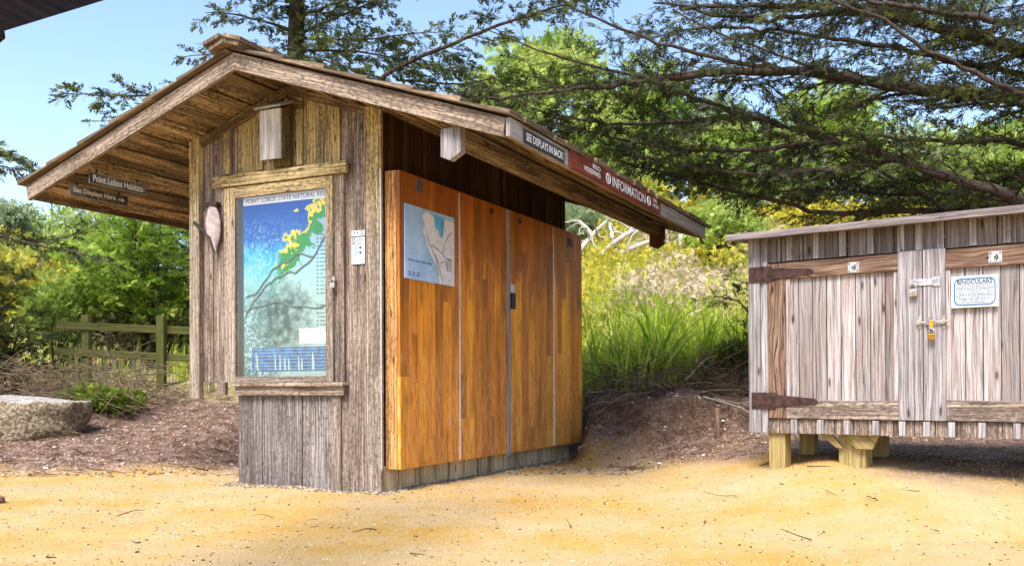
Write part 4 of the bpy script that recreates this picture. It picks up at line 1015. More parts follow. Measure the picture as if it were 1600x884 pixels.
for i, ln in enumerate(lines):
    f = (.66, .80, .66, .72, .70, .80, .68, .58, .54)[i]
    text("print_line", ln, (x0 + wd * (.5 - f / 2), -.0345, z0 + hg * (.645 - i * .063)), (1, 0, 0), (0, 0, 1), wd * f, hg * .046, m_navy, r, bold=.02)

# ================================================================== overhead shelter corner, top left
r = empty("picnic_shelter", at(-150, 100, 2.6)); tag(r, "dark eave corner of a nearby shelter at the top left", "shelter")
r.rotation_euler = (0, 0, 0)
def rel(p): return V(p) - r.location
A_ = at(-60, 70, 2.4); B_ = at(163, 1, 3.3); C_ = at(420, -78, 4.6)
mb = MB(); dirn = (B_ - A_)
A0 = A_ - dirn * .0
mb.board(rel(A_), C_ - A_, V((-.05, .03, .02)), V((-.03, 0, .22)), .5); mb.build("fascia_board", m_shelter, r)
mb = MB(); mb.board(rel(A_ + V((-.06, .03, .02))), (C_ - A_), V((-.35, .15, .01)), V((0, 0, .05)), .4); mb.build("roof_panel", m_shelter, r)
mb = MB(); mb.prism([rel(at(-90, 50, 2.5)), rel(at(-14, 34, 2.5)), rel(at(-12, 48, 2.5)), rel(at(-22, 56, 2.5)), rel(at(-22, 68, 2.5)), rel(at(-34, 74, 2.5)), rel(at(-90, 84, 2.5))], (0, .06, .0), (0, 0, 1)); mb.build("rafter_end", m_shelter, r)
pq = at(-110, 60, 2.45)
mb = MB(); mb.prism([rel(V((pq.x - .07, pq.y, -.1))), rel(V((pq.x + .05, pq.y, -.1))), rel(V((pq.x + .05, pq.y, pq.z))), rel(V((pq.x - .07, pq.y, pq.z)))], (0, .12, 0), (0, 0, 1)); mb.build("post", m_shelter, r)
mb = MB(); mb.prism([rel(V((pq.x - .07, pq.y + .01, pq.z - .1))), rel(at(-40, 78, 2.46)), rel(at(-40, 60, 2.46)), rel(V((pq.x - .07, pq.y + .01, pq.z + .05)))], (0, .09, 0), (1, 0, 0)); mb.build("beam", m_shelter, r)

# ================================================================== fence
def gpix(px, D): p = at(px, 590, D); return p.x
r = empty("rail_fence", at(135, 598, 13.6)); tag(r, "mossy two rail wooden fence behind the kiosk on the left", "fence")
fp = [(135, 492, 598, 13.6), (252, 494, 598, 13.9), (305, 493, 600, 14.2)]
for i, (px, yt, yb_, D) in enumerate(fp):
    t = at(px, yt, D); b = at(px, yb_, D); mb = MB(); hw = .06
    z0 = float(gz(b.x, b.y)) - .15
    mb.box(-hw + t.x - r.location.x, hw + t.x - r.location.x, D - r.location.y - .05, D - r.location.y + .06, z0 - r.location.z, t.z - r.location.z, 'z'); mb.build("post", m_fence, r, bevel=.01)
for (ya, yb_, yc, yd) in ((502, 512, 515, 525), (544, 553, 558, 568)):
    a = at(94, (ya), 13.5) - r.location; a2 = at(94, yb_ + 2, 13.5) - r.location; b = at(330, yc, 14.3) - r.location
    h = a.z - a2.z
    mb = MB(); mb.board(a2 + V((0, -.13, 0)), (b - a) + V((0, 0, .02)), V((0, 0, h)), V((0, .06, 0)), jit=.01); mb.build("rail", m_fence, r, bevel=.008)

# ================================================================== rocks
def rock(name, label, loc, size, seed, mat, rz=0, keel=0.5, slab=False):
    import bmesh
    bm = bmesh.new(); bmesh.ops.create_icosphere(bm, subdivisions=5, radius=1)
    for v in bm.verts:
        c = v.co.copy()
        p = 2.5; n = (abs(c.x) ** p + abs(c.y) ** p + abs(c.z) ** p) ** (1 / p); c = c / n
        if slab:
            c.x += .16 * c.z * (1 if c.x > 0 else 0); c.z = min(c.z, .62 - .10 * c.x + .04 * math.sin(c.x * 3 + seed))
        from mathutils import noise as mn
        c += v.co.normalized() * (.10 * mn.noise(c * 1.7 + V((seed, 0, 0))) + .05 * mn.noise(c * 5 + V((0, seed, 0))) + .022 * mn.noise(c * 14))
        v.co = V((c.x * size[0], c.y * size[1], c.z * size[2]))
    me = bpy.data.meshes.new(name); bm.to_mesh(me); bm.free(); me.polygons.foreach_set("use_smooth", [True] * len(me.polygons)); me.materials.append(mat)
    o = bpy.data.objects.new(name, me); COL.objects.link(o); o.location = loc; o.rotation_euler = (0, 0, rz); return tag(o, label, "rock")
m_rock, nt_, N_, L_, bs_ = new_mat("granite_rock")
oc = N_.new("ShaderNodeTexCoord").outputs["Object"]; gn = N_.new("ShaderNodeNewGeometry"); sn = N_.new("ShaderNodeSeparateXYZ"); L_.new(gn.outputs["Normal"], sn.inputs[0])
na_ = noise(N_, L_, oc, 28, 6, .7); nb_ = noise(N_, L_, oc, 5, 4)
ra = ramp(N_, [(.38, (.06, .04, .025)), (.5, (.24, .18, .115)), (.62, (.46, .37, .26))]); L_.new(na_, ra.inputs[0])
rb = ramp(N_, [(.36, (.18, .15, .13)), (.5, (.38, .34, .30)), (.62, (.52, .48, .43))]); L_.new(na_, rb.inputs[0])
mm = N_.new("ShaderNodeMapRange"); L_.new(math_(N_, L_, 'ADD', sn.outputs[2], math_(N_, L_, 'MULTIPLY', nb_, .3)), mm.inputs[0]); mm.inputs[1].default_value = .62; mm.inputs[2].default_value = .85
L_.new(mix(N_, L_, mm.outputs[0], ra.outputs[0], rb.outputs[0]), bs_.inputs["Base Color"]); bs_.inputs["Roughness"].default_value = .9
bpn = N_.new("ShaderNodeBump"); bpn.inputs["Strength"].default_value = 1; bpn.inputs["Distance"].default_value = .03; L_.new(na_, bpn.inputs["Height"]); L_.new(bpn.outputs[0], bs_.inputs["Normal"])
p = at(28, 652, 10.6); rock("boulder", "broad flat topped granite boulder at the left edge in front of the brush", (p.x - .1, 10.6, float(gz(p.x, 10.6)) + .20), (.88, .5, .42), 3, m_rock, slab=True)
p = at(-2, 758, 6.6); rock("stone", "small reddish half buried stone at the lower left edge", (p.x - .04, 6.45, .01), (.19, .12, .06), 8, bark("red_stone", (.16, .07, .045), (.42, .24, .17)), rz=-.4)

# ================================================================== vegetation generators
class Tubes:
    def __init__(s): s.v = []; s.f = []; s.n = 0
    def add(s, pts, radii, sides=5):
        pts = np.asarray(pts, float); N = len(pts); radii = np.asarray(radii, float)
        t = np.gradient(pts, axis=0); t /= np.linalg.norm(t, axis=1, keepdims=True) + 1e-9
        ref = np.array([0, 0, 1.0]) if abs(t[0][2]) < .9 else np.array([1.0, 0, 0])
        a = np.cross(t, ref); a /= np.linalg.norm(a, axis=1, keepdims=True) + 1e-9; b = np.cross(t, a)
        th = np.arange(sides) * 2 * np.pi / sides
        ring = pts[:, None] + radii[:, None, None] * (a[:, None] * np.cos(th)[None, :, None] + b[:, None] * np.sin(th)[None, :, None])
        s.v.append(ring.reshape(-1, 3))
        i, k = np.meshgrid(np.arange(N - 1), np.arange(sides), indexing='ij'); k2 = (k + 1) % sides
        F = np.stack([i * sides + k, (i + 1) * sides + k, (i + 1) * sides + k2, i * sides + k2], -1).reshape(-1, 4) + s.n
        s.f.append(F); s.n += N * sides
    def build(s, name, mat, parent=None):
        if not s.v: return
        v = np.concatenate(s.v); f = np.concatenate(s.f)
        if parent: v = v - np.array(parent.location)
        return quads_obj(name, v, np.full(len(f), .5), mat, parent, faces=f, smooth=True)
def unit(v): v = np.asarray(v, float); return v / (np.linalg.norm(v, axis=-1, keepdims=True) + 1e-9)
# frond template in (along, side) plane: diamonds
def frond_template(n=9, wid=.10, spread=.9, ll=.42):
    Q = []
    def diamond(p, d, l, w):
        p = np.array(p); d = np.array(d) / np.linalg.norm(d); s_ = np.array([-d[1], d[0]])
        return [p, p + d * l * .45 + s_ * w / 2, p + d * l, p + d * l * .45 - s_ * w / 2]
    for i in range(n):
        t = .08 + .85 * i / n; sd = 1 if i % 2 else -1
        l = ll * (1 - .55 * t); Q.append(diamond((t, 0), (1, sd * spread), l, wid))
        if i % 2 == 0: Q.append(diamond((t + .04, 0), (1, -sd * spread * .8), l * .9, wid))
    Q.append(diamond((.0, 0), (1, 0), .55, wid * .7)); Q.append(diamond((.5, 0), (1, 0), .5, wid))
    return np.array(Q)          # (q,4,2)
TMPL = frond_template(); TMPL2 = frond_template(8, .13, .8, .5); TMPL3 = frond_template(4, .2, .9, .6)
class Fronds:
    def __init__(s, tmpl=None): s.p = []; s.d = []; s.s = []; s.t = []; s.tm = TMPL if tmpl is None else tmpl
    def add(s, p, d, size, tone): s.p.append(p); s.d.append(d); s.s.append(size); s.t.append(tone)
    def build(s, name, mat, parent=None, flat=.5):
        if not len(s.p): return
        P = np.array(s.p, float).reshape(-1, 3); D = unit(np.array(s.d, float).reshape(-1, 3)); S_ = np.array(s.s, float).ravel(); T = np.array(s.t, float).ravel()
        n = len(P); r_ = unit(rs.normal(size=(n, 3)) * [1, 1, 1]); upv = unit(np.array([0, 0, 1.0]) * flat * 2 + r_)
        side = unit(np.cross(D, upv)); nor = np.cross(side, D)
        tm = s.tm; al = tm[..., 0]; sd = tm[..., 1]
        curl = (al ** 2) * .18
        v = P[:, None, None] + S_[:, None, None, None] * (D[:, None, None] * al[None, ..., None] + side[:, None, None] * sd[None, ..., None] - nor[:, None, None] * curl[None, ..., None])
        v = v + (rs.normal(size=v.shape[:2] + (1, 3)) * .05) * S_[:, None, None, None]
        tn = np.clip(T[:, None] + rs.normal(size=(n, tm.shape[0])) * .12, 0, 1)
        v = v.reshape(-1, 3)
        if parent: v = v - np.array(parent.location)
        return quads_obj(name, v, tn.ravel(), mat, parent)
def curve(p0, d0, L, n=5, bend=(0, 0, 0), wob=.12):
    pts = [np.array(p0, float)]; d = unit(np.array(d0, float)); st = L / n
    for i in range(n):
        d = unit(d + np.array(bend) / n + rs.normal(size=3) * wob); pts.append(pts[-1] + d * st)
    return np.array(pts)
def resample(P, step):
    P = np.array(P, float); seg = np.linalg.norm(np.diff(P, axis=0), axis=1); cum = np.concatenate([[0], np.cumsum(seg)])
    # catmull-ish smoothing through dense linear + noise
    n = max(int(cum[-1] / step), 2); s_ = np.linspace(0, cum[-1], n + 1)
    return np.stack([np.interp(s_, cum, P[:, k]) for k in range(3)], 1)
def smoothp(P, it=2):
    P = np.array(P, float)
    for _ in range(it):
        Q = [P[0]]
        for a, b in zip(P[:-1], P[1:]): Q += [a * .75 + b * .25, a * .25 + b * .75]
        Q.append(P[-1]); P = np.array(Q)
    return P
def limb(tb, fr, path, r0, r1, sec_len=.9, sec_gap=.16, leaf=.11, dens=1.0, tone=.45, plane_n=(0, 0, 1), start=.05, bare=.15, twig=True, droop=0, leaf_start=.2, lift=.0, tonejit=.18):
    P = resample(smoothp(path), .12); N = len(P)
    P = P + rs.normal(size=P.shape) * min(.012, r0 * .2)
    tb.add(P, np.linspace(r0, r1, N), 7)
    cum = np.arange(N) * .12; tot = cum[-1]; s = start * tot; side = 1
    nrm = unit(np.array(plane_n, float))
    while s < tot:
        f = s / tot; i = min(int(s / .12), N - 2); p = P[i]; t = unit(P[i + 1] - P[i])
        sv_ = unit(np.cross(t, nrm)) * side
        d = unit(t * rs.uniform(.5, 1.0) + sv_ * rs.uniform(.6, 1.1) + nrm * (rs.normal() * .22 + lift))
        L = sec_len * (1 - .55 * f) * rs.uniform(.55, 1.15) * min(1, (.35 + 2.2 * f))
        c = curve(p, d, L, 6, (0, 0, droop), .10); rad = max(r0 * (1 - f) * .30, .0035)
        tb.add(c, np.linspace(rad, .002, len(c)), 4)
        tz = tone + rs.normal() * tonejit
        # tertiary twigs
        nt2 = int(L / .085 * dens) + 1
        for k in range(nt2):
            g = (k + .5) / nt2
            if g < leaf_start: continue
            j = min(int(g * 6), 5); q = c[j] + (c[j + 1] - c[j]) * (g * 6 - j); tt = unit(c[j + 1] - c[j])
            sv2 = unit(np.cross(tt, nrm)) * (1 if k % 2 else -1)
            d2 = unit(tt + sv2 * rs.uniform(.5, 1.1) + nrm * rs.normal() * .3)
            L2 = L * .32 * (1 - .5 * g) * rs.uniform(.5, 1.2)
            if rs.rand() < bare:
                if twig: c2 = curve(q, d2, L2 * 1.3, 3, (0, 0, -.1), .2); tb.add(c2, [.003, .0025, .002, .0015], 3)
                continue
            if twig: tb.add(np.array([q, q + d2 * L2]), [.003, .0015], 3)
            m_ = max(1, int(L2 / (leaf * .55)))
            for w in range(m_ + 1):
                fr.add(q + d2 * L2 * w / max(m_, 1), unit(d2 + rs.normal(size=3) * .35), leaf * rs.uniform(.7, 1.25), np.clip(tz + rs.normal() * .08, 0, 1))
        fr.add(c[-1], unit(c[-1] - c[-2]), leaf * 1.2, np.clip(tz + .1, 0, 1))
        s += sec_gap * rs.uniform(.6, 1.4); side *= -1
def A3(px, py, D): p = at(px, py, D); return np.array(p[:])

# --- big overhanging cypress on the right (trunk stands outside the frame)
tr = empty("cypress_tree", (6.4, 9.6, float(gz(6.4, 9.6)))); tag(tr, "large dark cypress reaching bare limbs over the locker from the right", "tree")
tb = Tubes(); fr = Fronds(); tk = Tubes()
tk.add(smoothp([(6.4, 9.6, 0), (6.35, 9.6, 1.5), (6.2, 9.7, 3), (6.3, 9.6, 5), (6.2, 9.6, 8)]), np.linspace(.42, .22, 16)[:len(smoothp([(0, 0, 0)] * 5))] if False else np.linspace(.42, .2, len(smoothp([(0, 0, 0)] * 5))), 12)
TR0 = lambda z: np.array([6.3, 9.6, z])
def PX(lst): return [A3(*q) for q in lst]
main = dict(sec_len=1.25, sec_gap=.13, leaf=.105, dens=1.0)
K1 = dict(r0=.085, r1=.012); 
limb(tb, fr, [TR0(3.2)] + PX([(1600, 150, 9.2), (1450, 145, 9.0), (1330, 124, 8.8), (1270, 114, 8.7), (1110, 112, 8.6), (985, 131, 8.4), (870, 143, 8.2), (760, 155, 8.0)]), .09, .012, 1.25, .085, .115, 1.4, .40, bare=.18)
limb(tb, fr, [TR0(2.1)] + PX([(1600, 313, 8.6), (1485, 277, 8.7), (1406, 249, 8.8), (1300, 222, 8.9), (1169, 182, 9.1), (1074, 148, 9.3), (1000, 120, 9.5)]), .085, .01, 1.2, .085, .115, 1.5, .40, bare=.2)
limb(tb, fr, [TR0(4.0)] + PX([(1600, 79, 9.3), (1446, 36, 9.2), (1327, 16, 9.1), (1200, 8, 9.0), (1060, 12, 9.0)]), .10, .015, 1.1, .09, .11, 1.3, .40, bare=.22)
limb(tb, fr, [TR0(4.2)] + PX([(1600, 34, 8.4), (1500, 25, 8.3), (1400, 10, 8.3), (1250, -10, 8.3)]), .07, .01, 1.2, .075, .11, 1.7, .35, bare=.2)
limb(tb, fr, [TR0(2.0)] + PX([(1600, 318, 9.5), (1485, 330, 9.4), (1426, 328, 9.3), (1295, 336, 9.2), (1220, 317, 9.2), (1130, 295, 9.2), (1050, 273, 9.2), (960, 250, 9.2)]), .055, .01, 1.0, .085, .115, 1.5, .42, bare=.25)
limb(tb, fr, [TR0(3.4)] + PX([(1600, 150, 8.2), (1505, 107, 8.1), (1438, 75, 8.0), (1390, 36, 8.0), (1300, 0, 8.0)]), .045, .012, .8, .14, .09, .8, .4, bare=.3)
limb(tb, fr, PX([(1420, 145, 8.7), (1272, 107, 8.6), (1208, 83, 8.5), (1101, 43, 8.4), (1050, 15, 8.3)]), .022, .006, .7, .13, .09, .7, .45, bare=.3)
limb(tb, fr, PX([(1485, 330, 9.2), (1350, 255, 9.0), (1265, 197, 8.9), (1220, 150, 8.8), (1190, 119, 8.8)]), .022, .006, .7, .14, .09, .7, .42, bare=.3)
limb(tb, fr, [TR0(3.0)] + PX([(1600, 110, 10), (1500, 100, 9.9), (1400, 75, 9.8), (1300, 60, 9.8), (1200, 45, 9.7), (1100, 42, 9.7), (1000, 60, 9.6)]), .05, .008, 1.2, .085, .11, 1.4, .42, bare=.22)
limb(tb, fr, PX([(1330, 125, 8.8), (1150, 100, 8.6), (1000, 60, 8.5), (900, 15, 8.4), (860, -10, 8.3)]), .03, .008, .9, .13, .095, .8, .45, bare=.22)
limb(tb, fr, PX([(1110, 112, 8.6), (1000, 122, 8.4), (927, 104, 8.3), (838, 79, 8.2), (765, 48, 8.1)]), .022, .005, .75, .13, .09, .85, .42, bare=.25)
limb(tb, fr, PX([(1169, 182, 9.1), (1080, 190, 9.0), (980, 195, 8.9), (880, 185, 8.8), (800, 160, 8.8)]), .03, .006, 1.1, .085, .115, 1.6, .32, bare=.1)
limb(tb, fr, PX([(1300, 222, 8.9), (1180, 235, 8.8), (1060, 235, 8.8), (950, 215, 8.7), (860, 190, 8.7)]), .03, .006, 1.1, .085, .115, 1.6, .30, bare=.1)
limb(tb, fr, PX([(1406, 249, 8.8), (1300, 265, 8.7), (1180, 275, 8.7), (1080, 262, 8.7), (1000, 245, 8.7)]), .03, .006, 1.1, .088, .115, 1.6, .32, bare=.15)
limb(tb, fr, [TR0(2.6)] + PX([(1600, 215, 9.0), (1500, 225, 9.0), (1400, 215, 9.0), (1300, 205, 9.0), (1200, 215, 9.0)]), .04, .008, 1.1, .085, .11, 1.4, .42, bare=.25)
limb(tb, fr, [TR0(2.4)] + PX([(1600, 262, 9.6), (1500, 300, 9.5), (1400, 305, 9.5), (1300, 295, 9.5), (1200, 300, 9.4)]), .035, .008, 1.1, .08, .11, 1.4, .42, bare=.22)
limb(tb, fr, [TR0(4.6)] + PX([(1600, -20, 9.3), (1450, -10, 9.2), (1300, 25, 9.1), (1150, 30, 9.1), (1020, 5, 9.0)]), .06, .01, 1.2, .08, .11, 1.6, .35, bare=.25)
tk.build("trunk", m_bark, tr); tb.build("limbs", m_bark, tr); fr.build("crown", m_cyp, tr, flat=.5)
print("right cypress fronds", len(fr.p))

# --- tree behind the kiosk
bx = A3(462, 200, 13.0); tr = empty("cypress_tree", (bx[0], 13.0, float(gz(bx[0], 13.0)))); tag(tr, "cypress rising straight behind the kiosk ridge with level branches", "tree")
tb = Tubes(); fr = Fronds(TMPL2); tk = Tubes()
g0 = float(gz(bx[0], 13)) - .2
tkp = [np.array([bx[0], 13, g0]), A3(462, 200, 13), A3(462, 95, 13), A3(464, 0, 13), A3(466, -120, 13), A3(466, -260, 13)]
tkp = smoothp(tkp); tk.add(tkp, np.linspace(.16, .07, len(tkp)), 10)
B2 = dict(leaf=.15, twig=True)
limb(tb, fr, PX([(460, 118, 13), (360, 140, 12.6), (250, 150, 12.3), (170, 150, 12.0), (98, 147, 11.8)]), .03, .006, .55, .085, .13, 1.6, .45, bare=.1)
limb(tb, fr, PX([(460, 150, 13), (330, 170, 13.2), (240, 185, 13.3), (150, 190, 13.4)]), .02, .004, .5, .11, .12, 1.4, .45, bare=.3)
limb(tb, fr, PX([(460, 92, 13), (400, 75, 12.8), (340, 82, 12.6), (283, 90, 12.5)]), .02, .005, .5, .085, .13, 1.6, .45, bare=.1)
limb(tb, fr, PX([(462, 50, 13), (420, 36, 12.8), (370, 22, 12.6), (320, 20, 12.4)]), .025, .005, .6, .085, .13, 1.6, .45, bare=.1)
limb(tb, fr, PX([(464, 10, 13), (430, -10, 12.8), (380, -20, 12.6), (340, -25, 12.5)]), .025, .005, .7, .085, .135, 1.6, .42, bare=.1)
limb(tb, fr, PX([(462, 28, 13), (500, 15, 12.8), (540, 0, 12.7), (600, -25, 12.6)]), .03, .008, .8, .085, .135, 1.6, .45, bare=.1)
limb(tb, fr, PX([(464, 55, 13), (520, 30, 12.9), (580, 5, 12.8), (640, -20, 12.7)]), .028, .006, .5, .085, .13, 1.6, .5, bare=.1)
limb(tb, fr, PX([(464, 60, 13), (530, 62, 12.8), (580, 62, 12.6), (640, 52, 12.5), (690, 50, 12.4)]), .022, .005, .5, .085, .135, 1.6, .52, bare=.1)
limb(tb, fr, PX([(464, 78, 13), (530, 80, 12.8), (570, 82, 12.6), (640, 95, 12.6), (700, 110, 12.6), (740, 118, 12.6)]), .022, .005, .7, .085, .135, 1.6, .45, bare=.1)
limb(tb, fr, PX([(464, 88, 13), (500, 92, 12.5), (540, 104, 12.2), (590, 120, 12)]), .02, .005, .5, .085, .135, 1.6, .40, bare=.1)
limb(tb, fr, PX([(464, 10, 13), (465, -60, 12.6), (540, -90, 12.4)]), .03, .01, .9, .08, .15, 1.7, .42)
limb(tb, fr, PX([(464, -30, 13), (400, -60, 12.6), (330, -70, 12.4)]), .03, .01, .9, .08, .15, 1.7, .42)
for _ in range(220):   # tufts close to the trunk
    y = rs.uniform(-100, 110); q = A3(463 + rs.normal() * 22, y, 12.9); fr.add(q, rs.normal(size=3), .15, rs.uniform(.2, .5))
tk.build("trunk", m_bark, tr); tb.build("limbs", m_bark, tr); fr.build("crown", m_cypb, tr)

# --- cypress right behind the roof sending a long rising branch
bx = A3(560, 250, 11.9); tr = empty("cypress_tree", (-1.5, 13.4, float(gz(-1.5, 13.4)))); tag(tr, "cypress hidden behind the roof with one long branch rising to the top edge", "tree")
tb = Tubes(); fr = Fronds(TMPL2); tk = Tubes()
q0 = A3(640, 230, 12.4); tk.add(smoothp([(-1.5, 13.4, g0), (-1.8, 13.2, 2.0), q0, A3(590, 130, 12.2)]), np.linspace(.12, .03, len(smoothp([(0, 0, 0)] * 4))), 9)
limb(tb, fr, PX([(590, 130, 12.2), (600, 117, 12), (658, 88, 11.8), (754, 48, 11.6), (850, 17, 11.4), (908, 0, 11.2), (960, -20, 11.1)]), .035, .008, .62, .085, .13, 1.6, .42, bare=.1)
limb(tb, fr, PX([(620, 125, 12.2), (680, 130, 12), (730, 132, 11.9), (790, 118, 11.8)]), .02, .005, .6, .085, .13, 1.6, .45, bare=.1)
limb(tb, fr, PX([(620, 150, 12.2), (700, 160, 12), (760, 150, 11.9), (830, 130, 11.8)]), .02, .005, .6, .085, .13, 1.6, .42, bare=.15)
tk.build("trunk", m_bark, tr); tb.build("limbs", m_bark, tr); fr.build("crown", m_cypb, tr)

# --- bright young cypress behind the fence
def feather_tree(name, label, base, top, spread, n, mat, leaf, tone, lean=(0, 0, 0), r0=.05, tmpl=None, rise=.6, gap=.13, parent_bark=None, dens=1.0, low=.15):
    base = np.array(base, float); top = np.array(top, float)
    tr = empty(name, tuple(base)); tag(tr, label, "tree"); tb = Tubes(); fr = Fronds(TMPL2 if tmpl is None else tmpl); tk = Tubes()
    T = smoothp([base - [0, 0, .15], base * .6 + top * .4 + rs.normal(size=3) * .08, top]); tk.add(T, np.linspace(r0, .008, len(T)), 8)
    for i in range(n):
        f = low + (1 - low) * (i + rs.rand()) / n; p = base + (top - base) * f; a = i * 2.4 + rs.rand()
        L = spread * (1 - .75 * f) * rs.uniform(.75, 1.15) + .12
        d = unit(np.array([math.cos(a), math.sin(a), rise]) + np.array(lean))
        c = curve(p, d, L, 4, (0, 0, .15), .06)
        limb(tb, fr, c, .018 * (1 - f) + .006, .003, L * .38, gap, leaf, dens, tone, leaf_start=.05, bare=.05)
    tk.build("trunk", m_bark, tr); tb.build("limbs", m_bark, tr); fr.build("crown", mat, tr)
    return tr
def gp(px, D): x = at(px, 590, D).x; return (x, D, float(gz(x, D)))
b = gp(235, 15.6); t = A3(215, 325, 15.6)
feather_tree("young_cypress", "bright green young cypress behind the rail fence", b, t, 1.85, 54, m_young, .135, .55, lean=(-.6, -.1, .25), dens=1.5, gap=.10, tmpl=TMPL)
b = gp(330, 16.4); t = A3(300, 340, 16.4)
feather_tree("young_cypress", "bright green cypress partly hidden by the kiosk corner post", b, t, 1.6, 44, m_young, .135, .5, lean=(-.5, 0, .3), dens=1.5, gap=.10, tmpl=TMPL)
b = gp(30, 13.4); t = A3(-40, 400, 13.4)
feather_tree("young_cypress", "dark green cypress leaning in above the boulder at the left edge", b, t, 1.3, 20, m_cypb, .14, .6, lean=(.5, -.1, .0), dens=1.4)

# --- dark cypress entering from the left edge
bx = (-10.2, 12.5); tr = empty("cypress_tree", (bx[0], bx[1], float(gz(*bx)))); tag(tr, "cypress beyond the left edge with a green branch tip below the eave", "tree")
tb = Tubes(); fr = Fronds(TMPL2); tk = Tubes(); T = smoothp([(bx[0], bx[1], 0), (-10.1, 12.5, 2.5), (-10.2, 12.5, 6)]); tk.add(T, np.linspace(.25, .08, len(T)), 9)
limb(tb, fr, [(-10.1, 12.5, 3.2)] + PX([(-60, 215, 12), (0, 235, 11.9), (45, 262, 11.8), (68, 268, 11.8)]), .03, .006, .5, .07, .13, 1.6, .5, bare=.05)
limb(tb, fr, [(-10.1, 12.5, 3.4)] + PX([(-60, 260, 12), (-20, 255, 11.9), (20, 265, 11.8)]), .03, .006, .5, .07, .13, 1.6, .5, bare=.05)
limb(tb, fr, [(-10.1, 12.5, 2.0)] + PX([(-40, 350, 12.4), (60, 385, 12.2), (120, 392, 12.0), (180, 415, 11.9)]), .03, .006, .55, .12, .14, 1.1, .35, bare=.1)
limb(tb, fr, [(-10.1, 12.5, 2.2)] + PX([(-40, 360, 13), (40, 380, 13), (110, 372, 13), (160, 345, 13)]), .03, .006, .5, .14, .14, 1.0, .35, bare=.15)
tk.build("trunk", m_bark, tr); tb.build("limbs", m_bark, tr); fr.build("crown", m_cypb, tr)

# --- bushes
def bush(name, label, px, D, w, h, mat, n, leaf, tone, py=None, cat="bush", group=None, depth=None, tmpl=None, twigs=0, kind=None):
    c = np.array(gp(px, D)); tr = empty(name, tuple(c)); tag(tr, label, cat, group); fr = Fronds(TMPL2 if tmpl is None else tmpl); tb = Tubes()
    depth = depth or w
    nb = max(4, int(n / 160)); lob = [(rs.uniform(-.6, .6) * w / 2, rs.uniform(-.6, .6) * depth / 2, rs.uniform(.35, .8) * h, rs.uniform(.3, .55)) for _ in range(nb)]
    for _ in range(n):
        lx, ly, lz, lr = lob[rs.randint(nb)]
        v = unit(rs.normal(size=3)); rr = rs.rand() ** .4
        q = c + np.array([lx + v[0] * lr * w * .6 * rr, ly + v[1] * lr * depth * .6 * rr, max(.02, lz + v[2] * lr * h * .8 * rr)])
        fr.add(q, unit(v + np.array([0, 0, .5]) + rs.normal(size=3) * .3), leaf * rs.uniform(.7, 1.3), np.clip(tone + .18 * v[2] + rs.normal() * .12, 0, 1))
    for _ in range(max(6, nb) + twigs):
        l = lob[rs.randint(nb)]; cc = curve(c + np.array([l[0] * .3, l[1] * .3, -.05]), np.array([l[0], l[1], l[2] + .3]), np.linalg.norm(l[:3]) * 1.2, 5, (0, 0, 0), .15); tb.add(cc, np.linspace(.02, .005, 6), 5)
    tb.build("stems", m_bark, tr); fr.build("foliage", mat, tr); return tr
m_dust = leafy("dusty_scrub", (.10, .08, .05), (.26, .22, .13), (.44, .40, .26), .25)
bush("low_juniper", "low yellow green juniper mat between boulder and fence", 172, 11.9, 1.15, .34, m_juni, 900, .10, .5, depth=.7)
bush("scrub_bush", "green bush growing right behind the fence post on the left", 85, 15.3, 1.6, 1.5, m_far, 1300, .15, .4)
bush("scrub_bush", "dull bush between the two fence posts behind the rails", 200, 15.6, 1.8, .9, m_dust, 1100, .14, .45)
bush("scrub_bush", "dark low bush behind the fence by the kiosk corner", 290, 15.9, 1.3, .9, m_cypb, 800, .14, .4)
bush("scrub_bush", "dark brown green bush behind the boulder at the left edge", -35, 12.8, 1.5, 1.15, m_cyp, 1200, .13, .45, twigs=20)
bush("hill_bush", "yellow flowering bush on the hill left of the young cypress", 60, 19, 2.6, 1.5, m_flow, 1600, .2, .3)
bush("hill_bush", "yellow flowering bush farther up the hill at the left edge", -5, 22, 3.2, 1.8, m_flow, 1500, .25, .3)
bush("hill_bush", "light green bush on the hill above the fence", 150, 21, 3, 1.9, m_far, 1500, .22, .6)
# dark twiggy pine sprig in front of the grass beside the locker
bush("pine_shrub", "dark needled shrub in front of the grass left of the locker", 1150, 10.9, .75, .55, m_cyp, 700, .09, .5)
b = gp(1148, 10.6)
tr = empty("bare_shrub", b); tag(tr, "bare brown twiggy shrub on the bank beside the locker", "shrub"); tb = Tubes(); fr = Fronds()
for _ in range(42):
    a = rs.uniform(0, 6.28); c = curve(np.array(b), np.array([math.cos(a), math.sin(a) * .6, rs.uniform(.4, 1.5)]), rs.uniform(.35, .95), 6, (0, 0, -.5), .16); tb.add(c, np.linspace(.008, .002, 7), 4)
    for k in range(9):
        j = rs.randint(2, 6); c2 = curve(c[j], unit(c[j] - c[j - 1]) + rs.normal(size=3) * .6, rs.uniform(.1, .3), 3, (0, 0, 0), .2); tb.add(c2, [.003, .003, .002, .001], 3)
tb.build("twigs", m_dry, tr)
# bigger leaning dark branch with foliage above it
tr = empty("leaning_cypress", gp(1178, 11.6)); tag(tr, "young cypress branch leaning out behind the left end of the locker", "tree"); tb = Tubes(); fr = Fronds()
limb(tb, fr, [np.array(gp(1178, 11.6))] + PX([(1185, 520, 11.5), (1160, 470, 11.3), (1120, 462, 11.2), (1098, 466, 11.1)]), .02, .004, .5, .09, .10, 1.3, .35, bare=.1)
limb(tb, fr, [np.array(gp(1178, 11.6))] + PX([(1190, 500, 11.5), (1175, 440, 11.4), (1130, 436, 11.3)]), .015, .004, .4, .09, .10, 1.3, .35, bare=.1)
tb.build("limbs", m_bark, tr); fr.build("crown", m_cyp, tr)

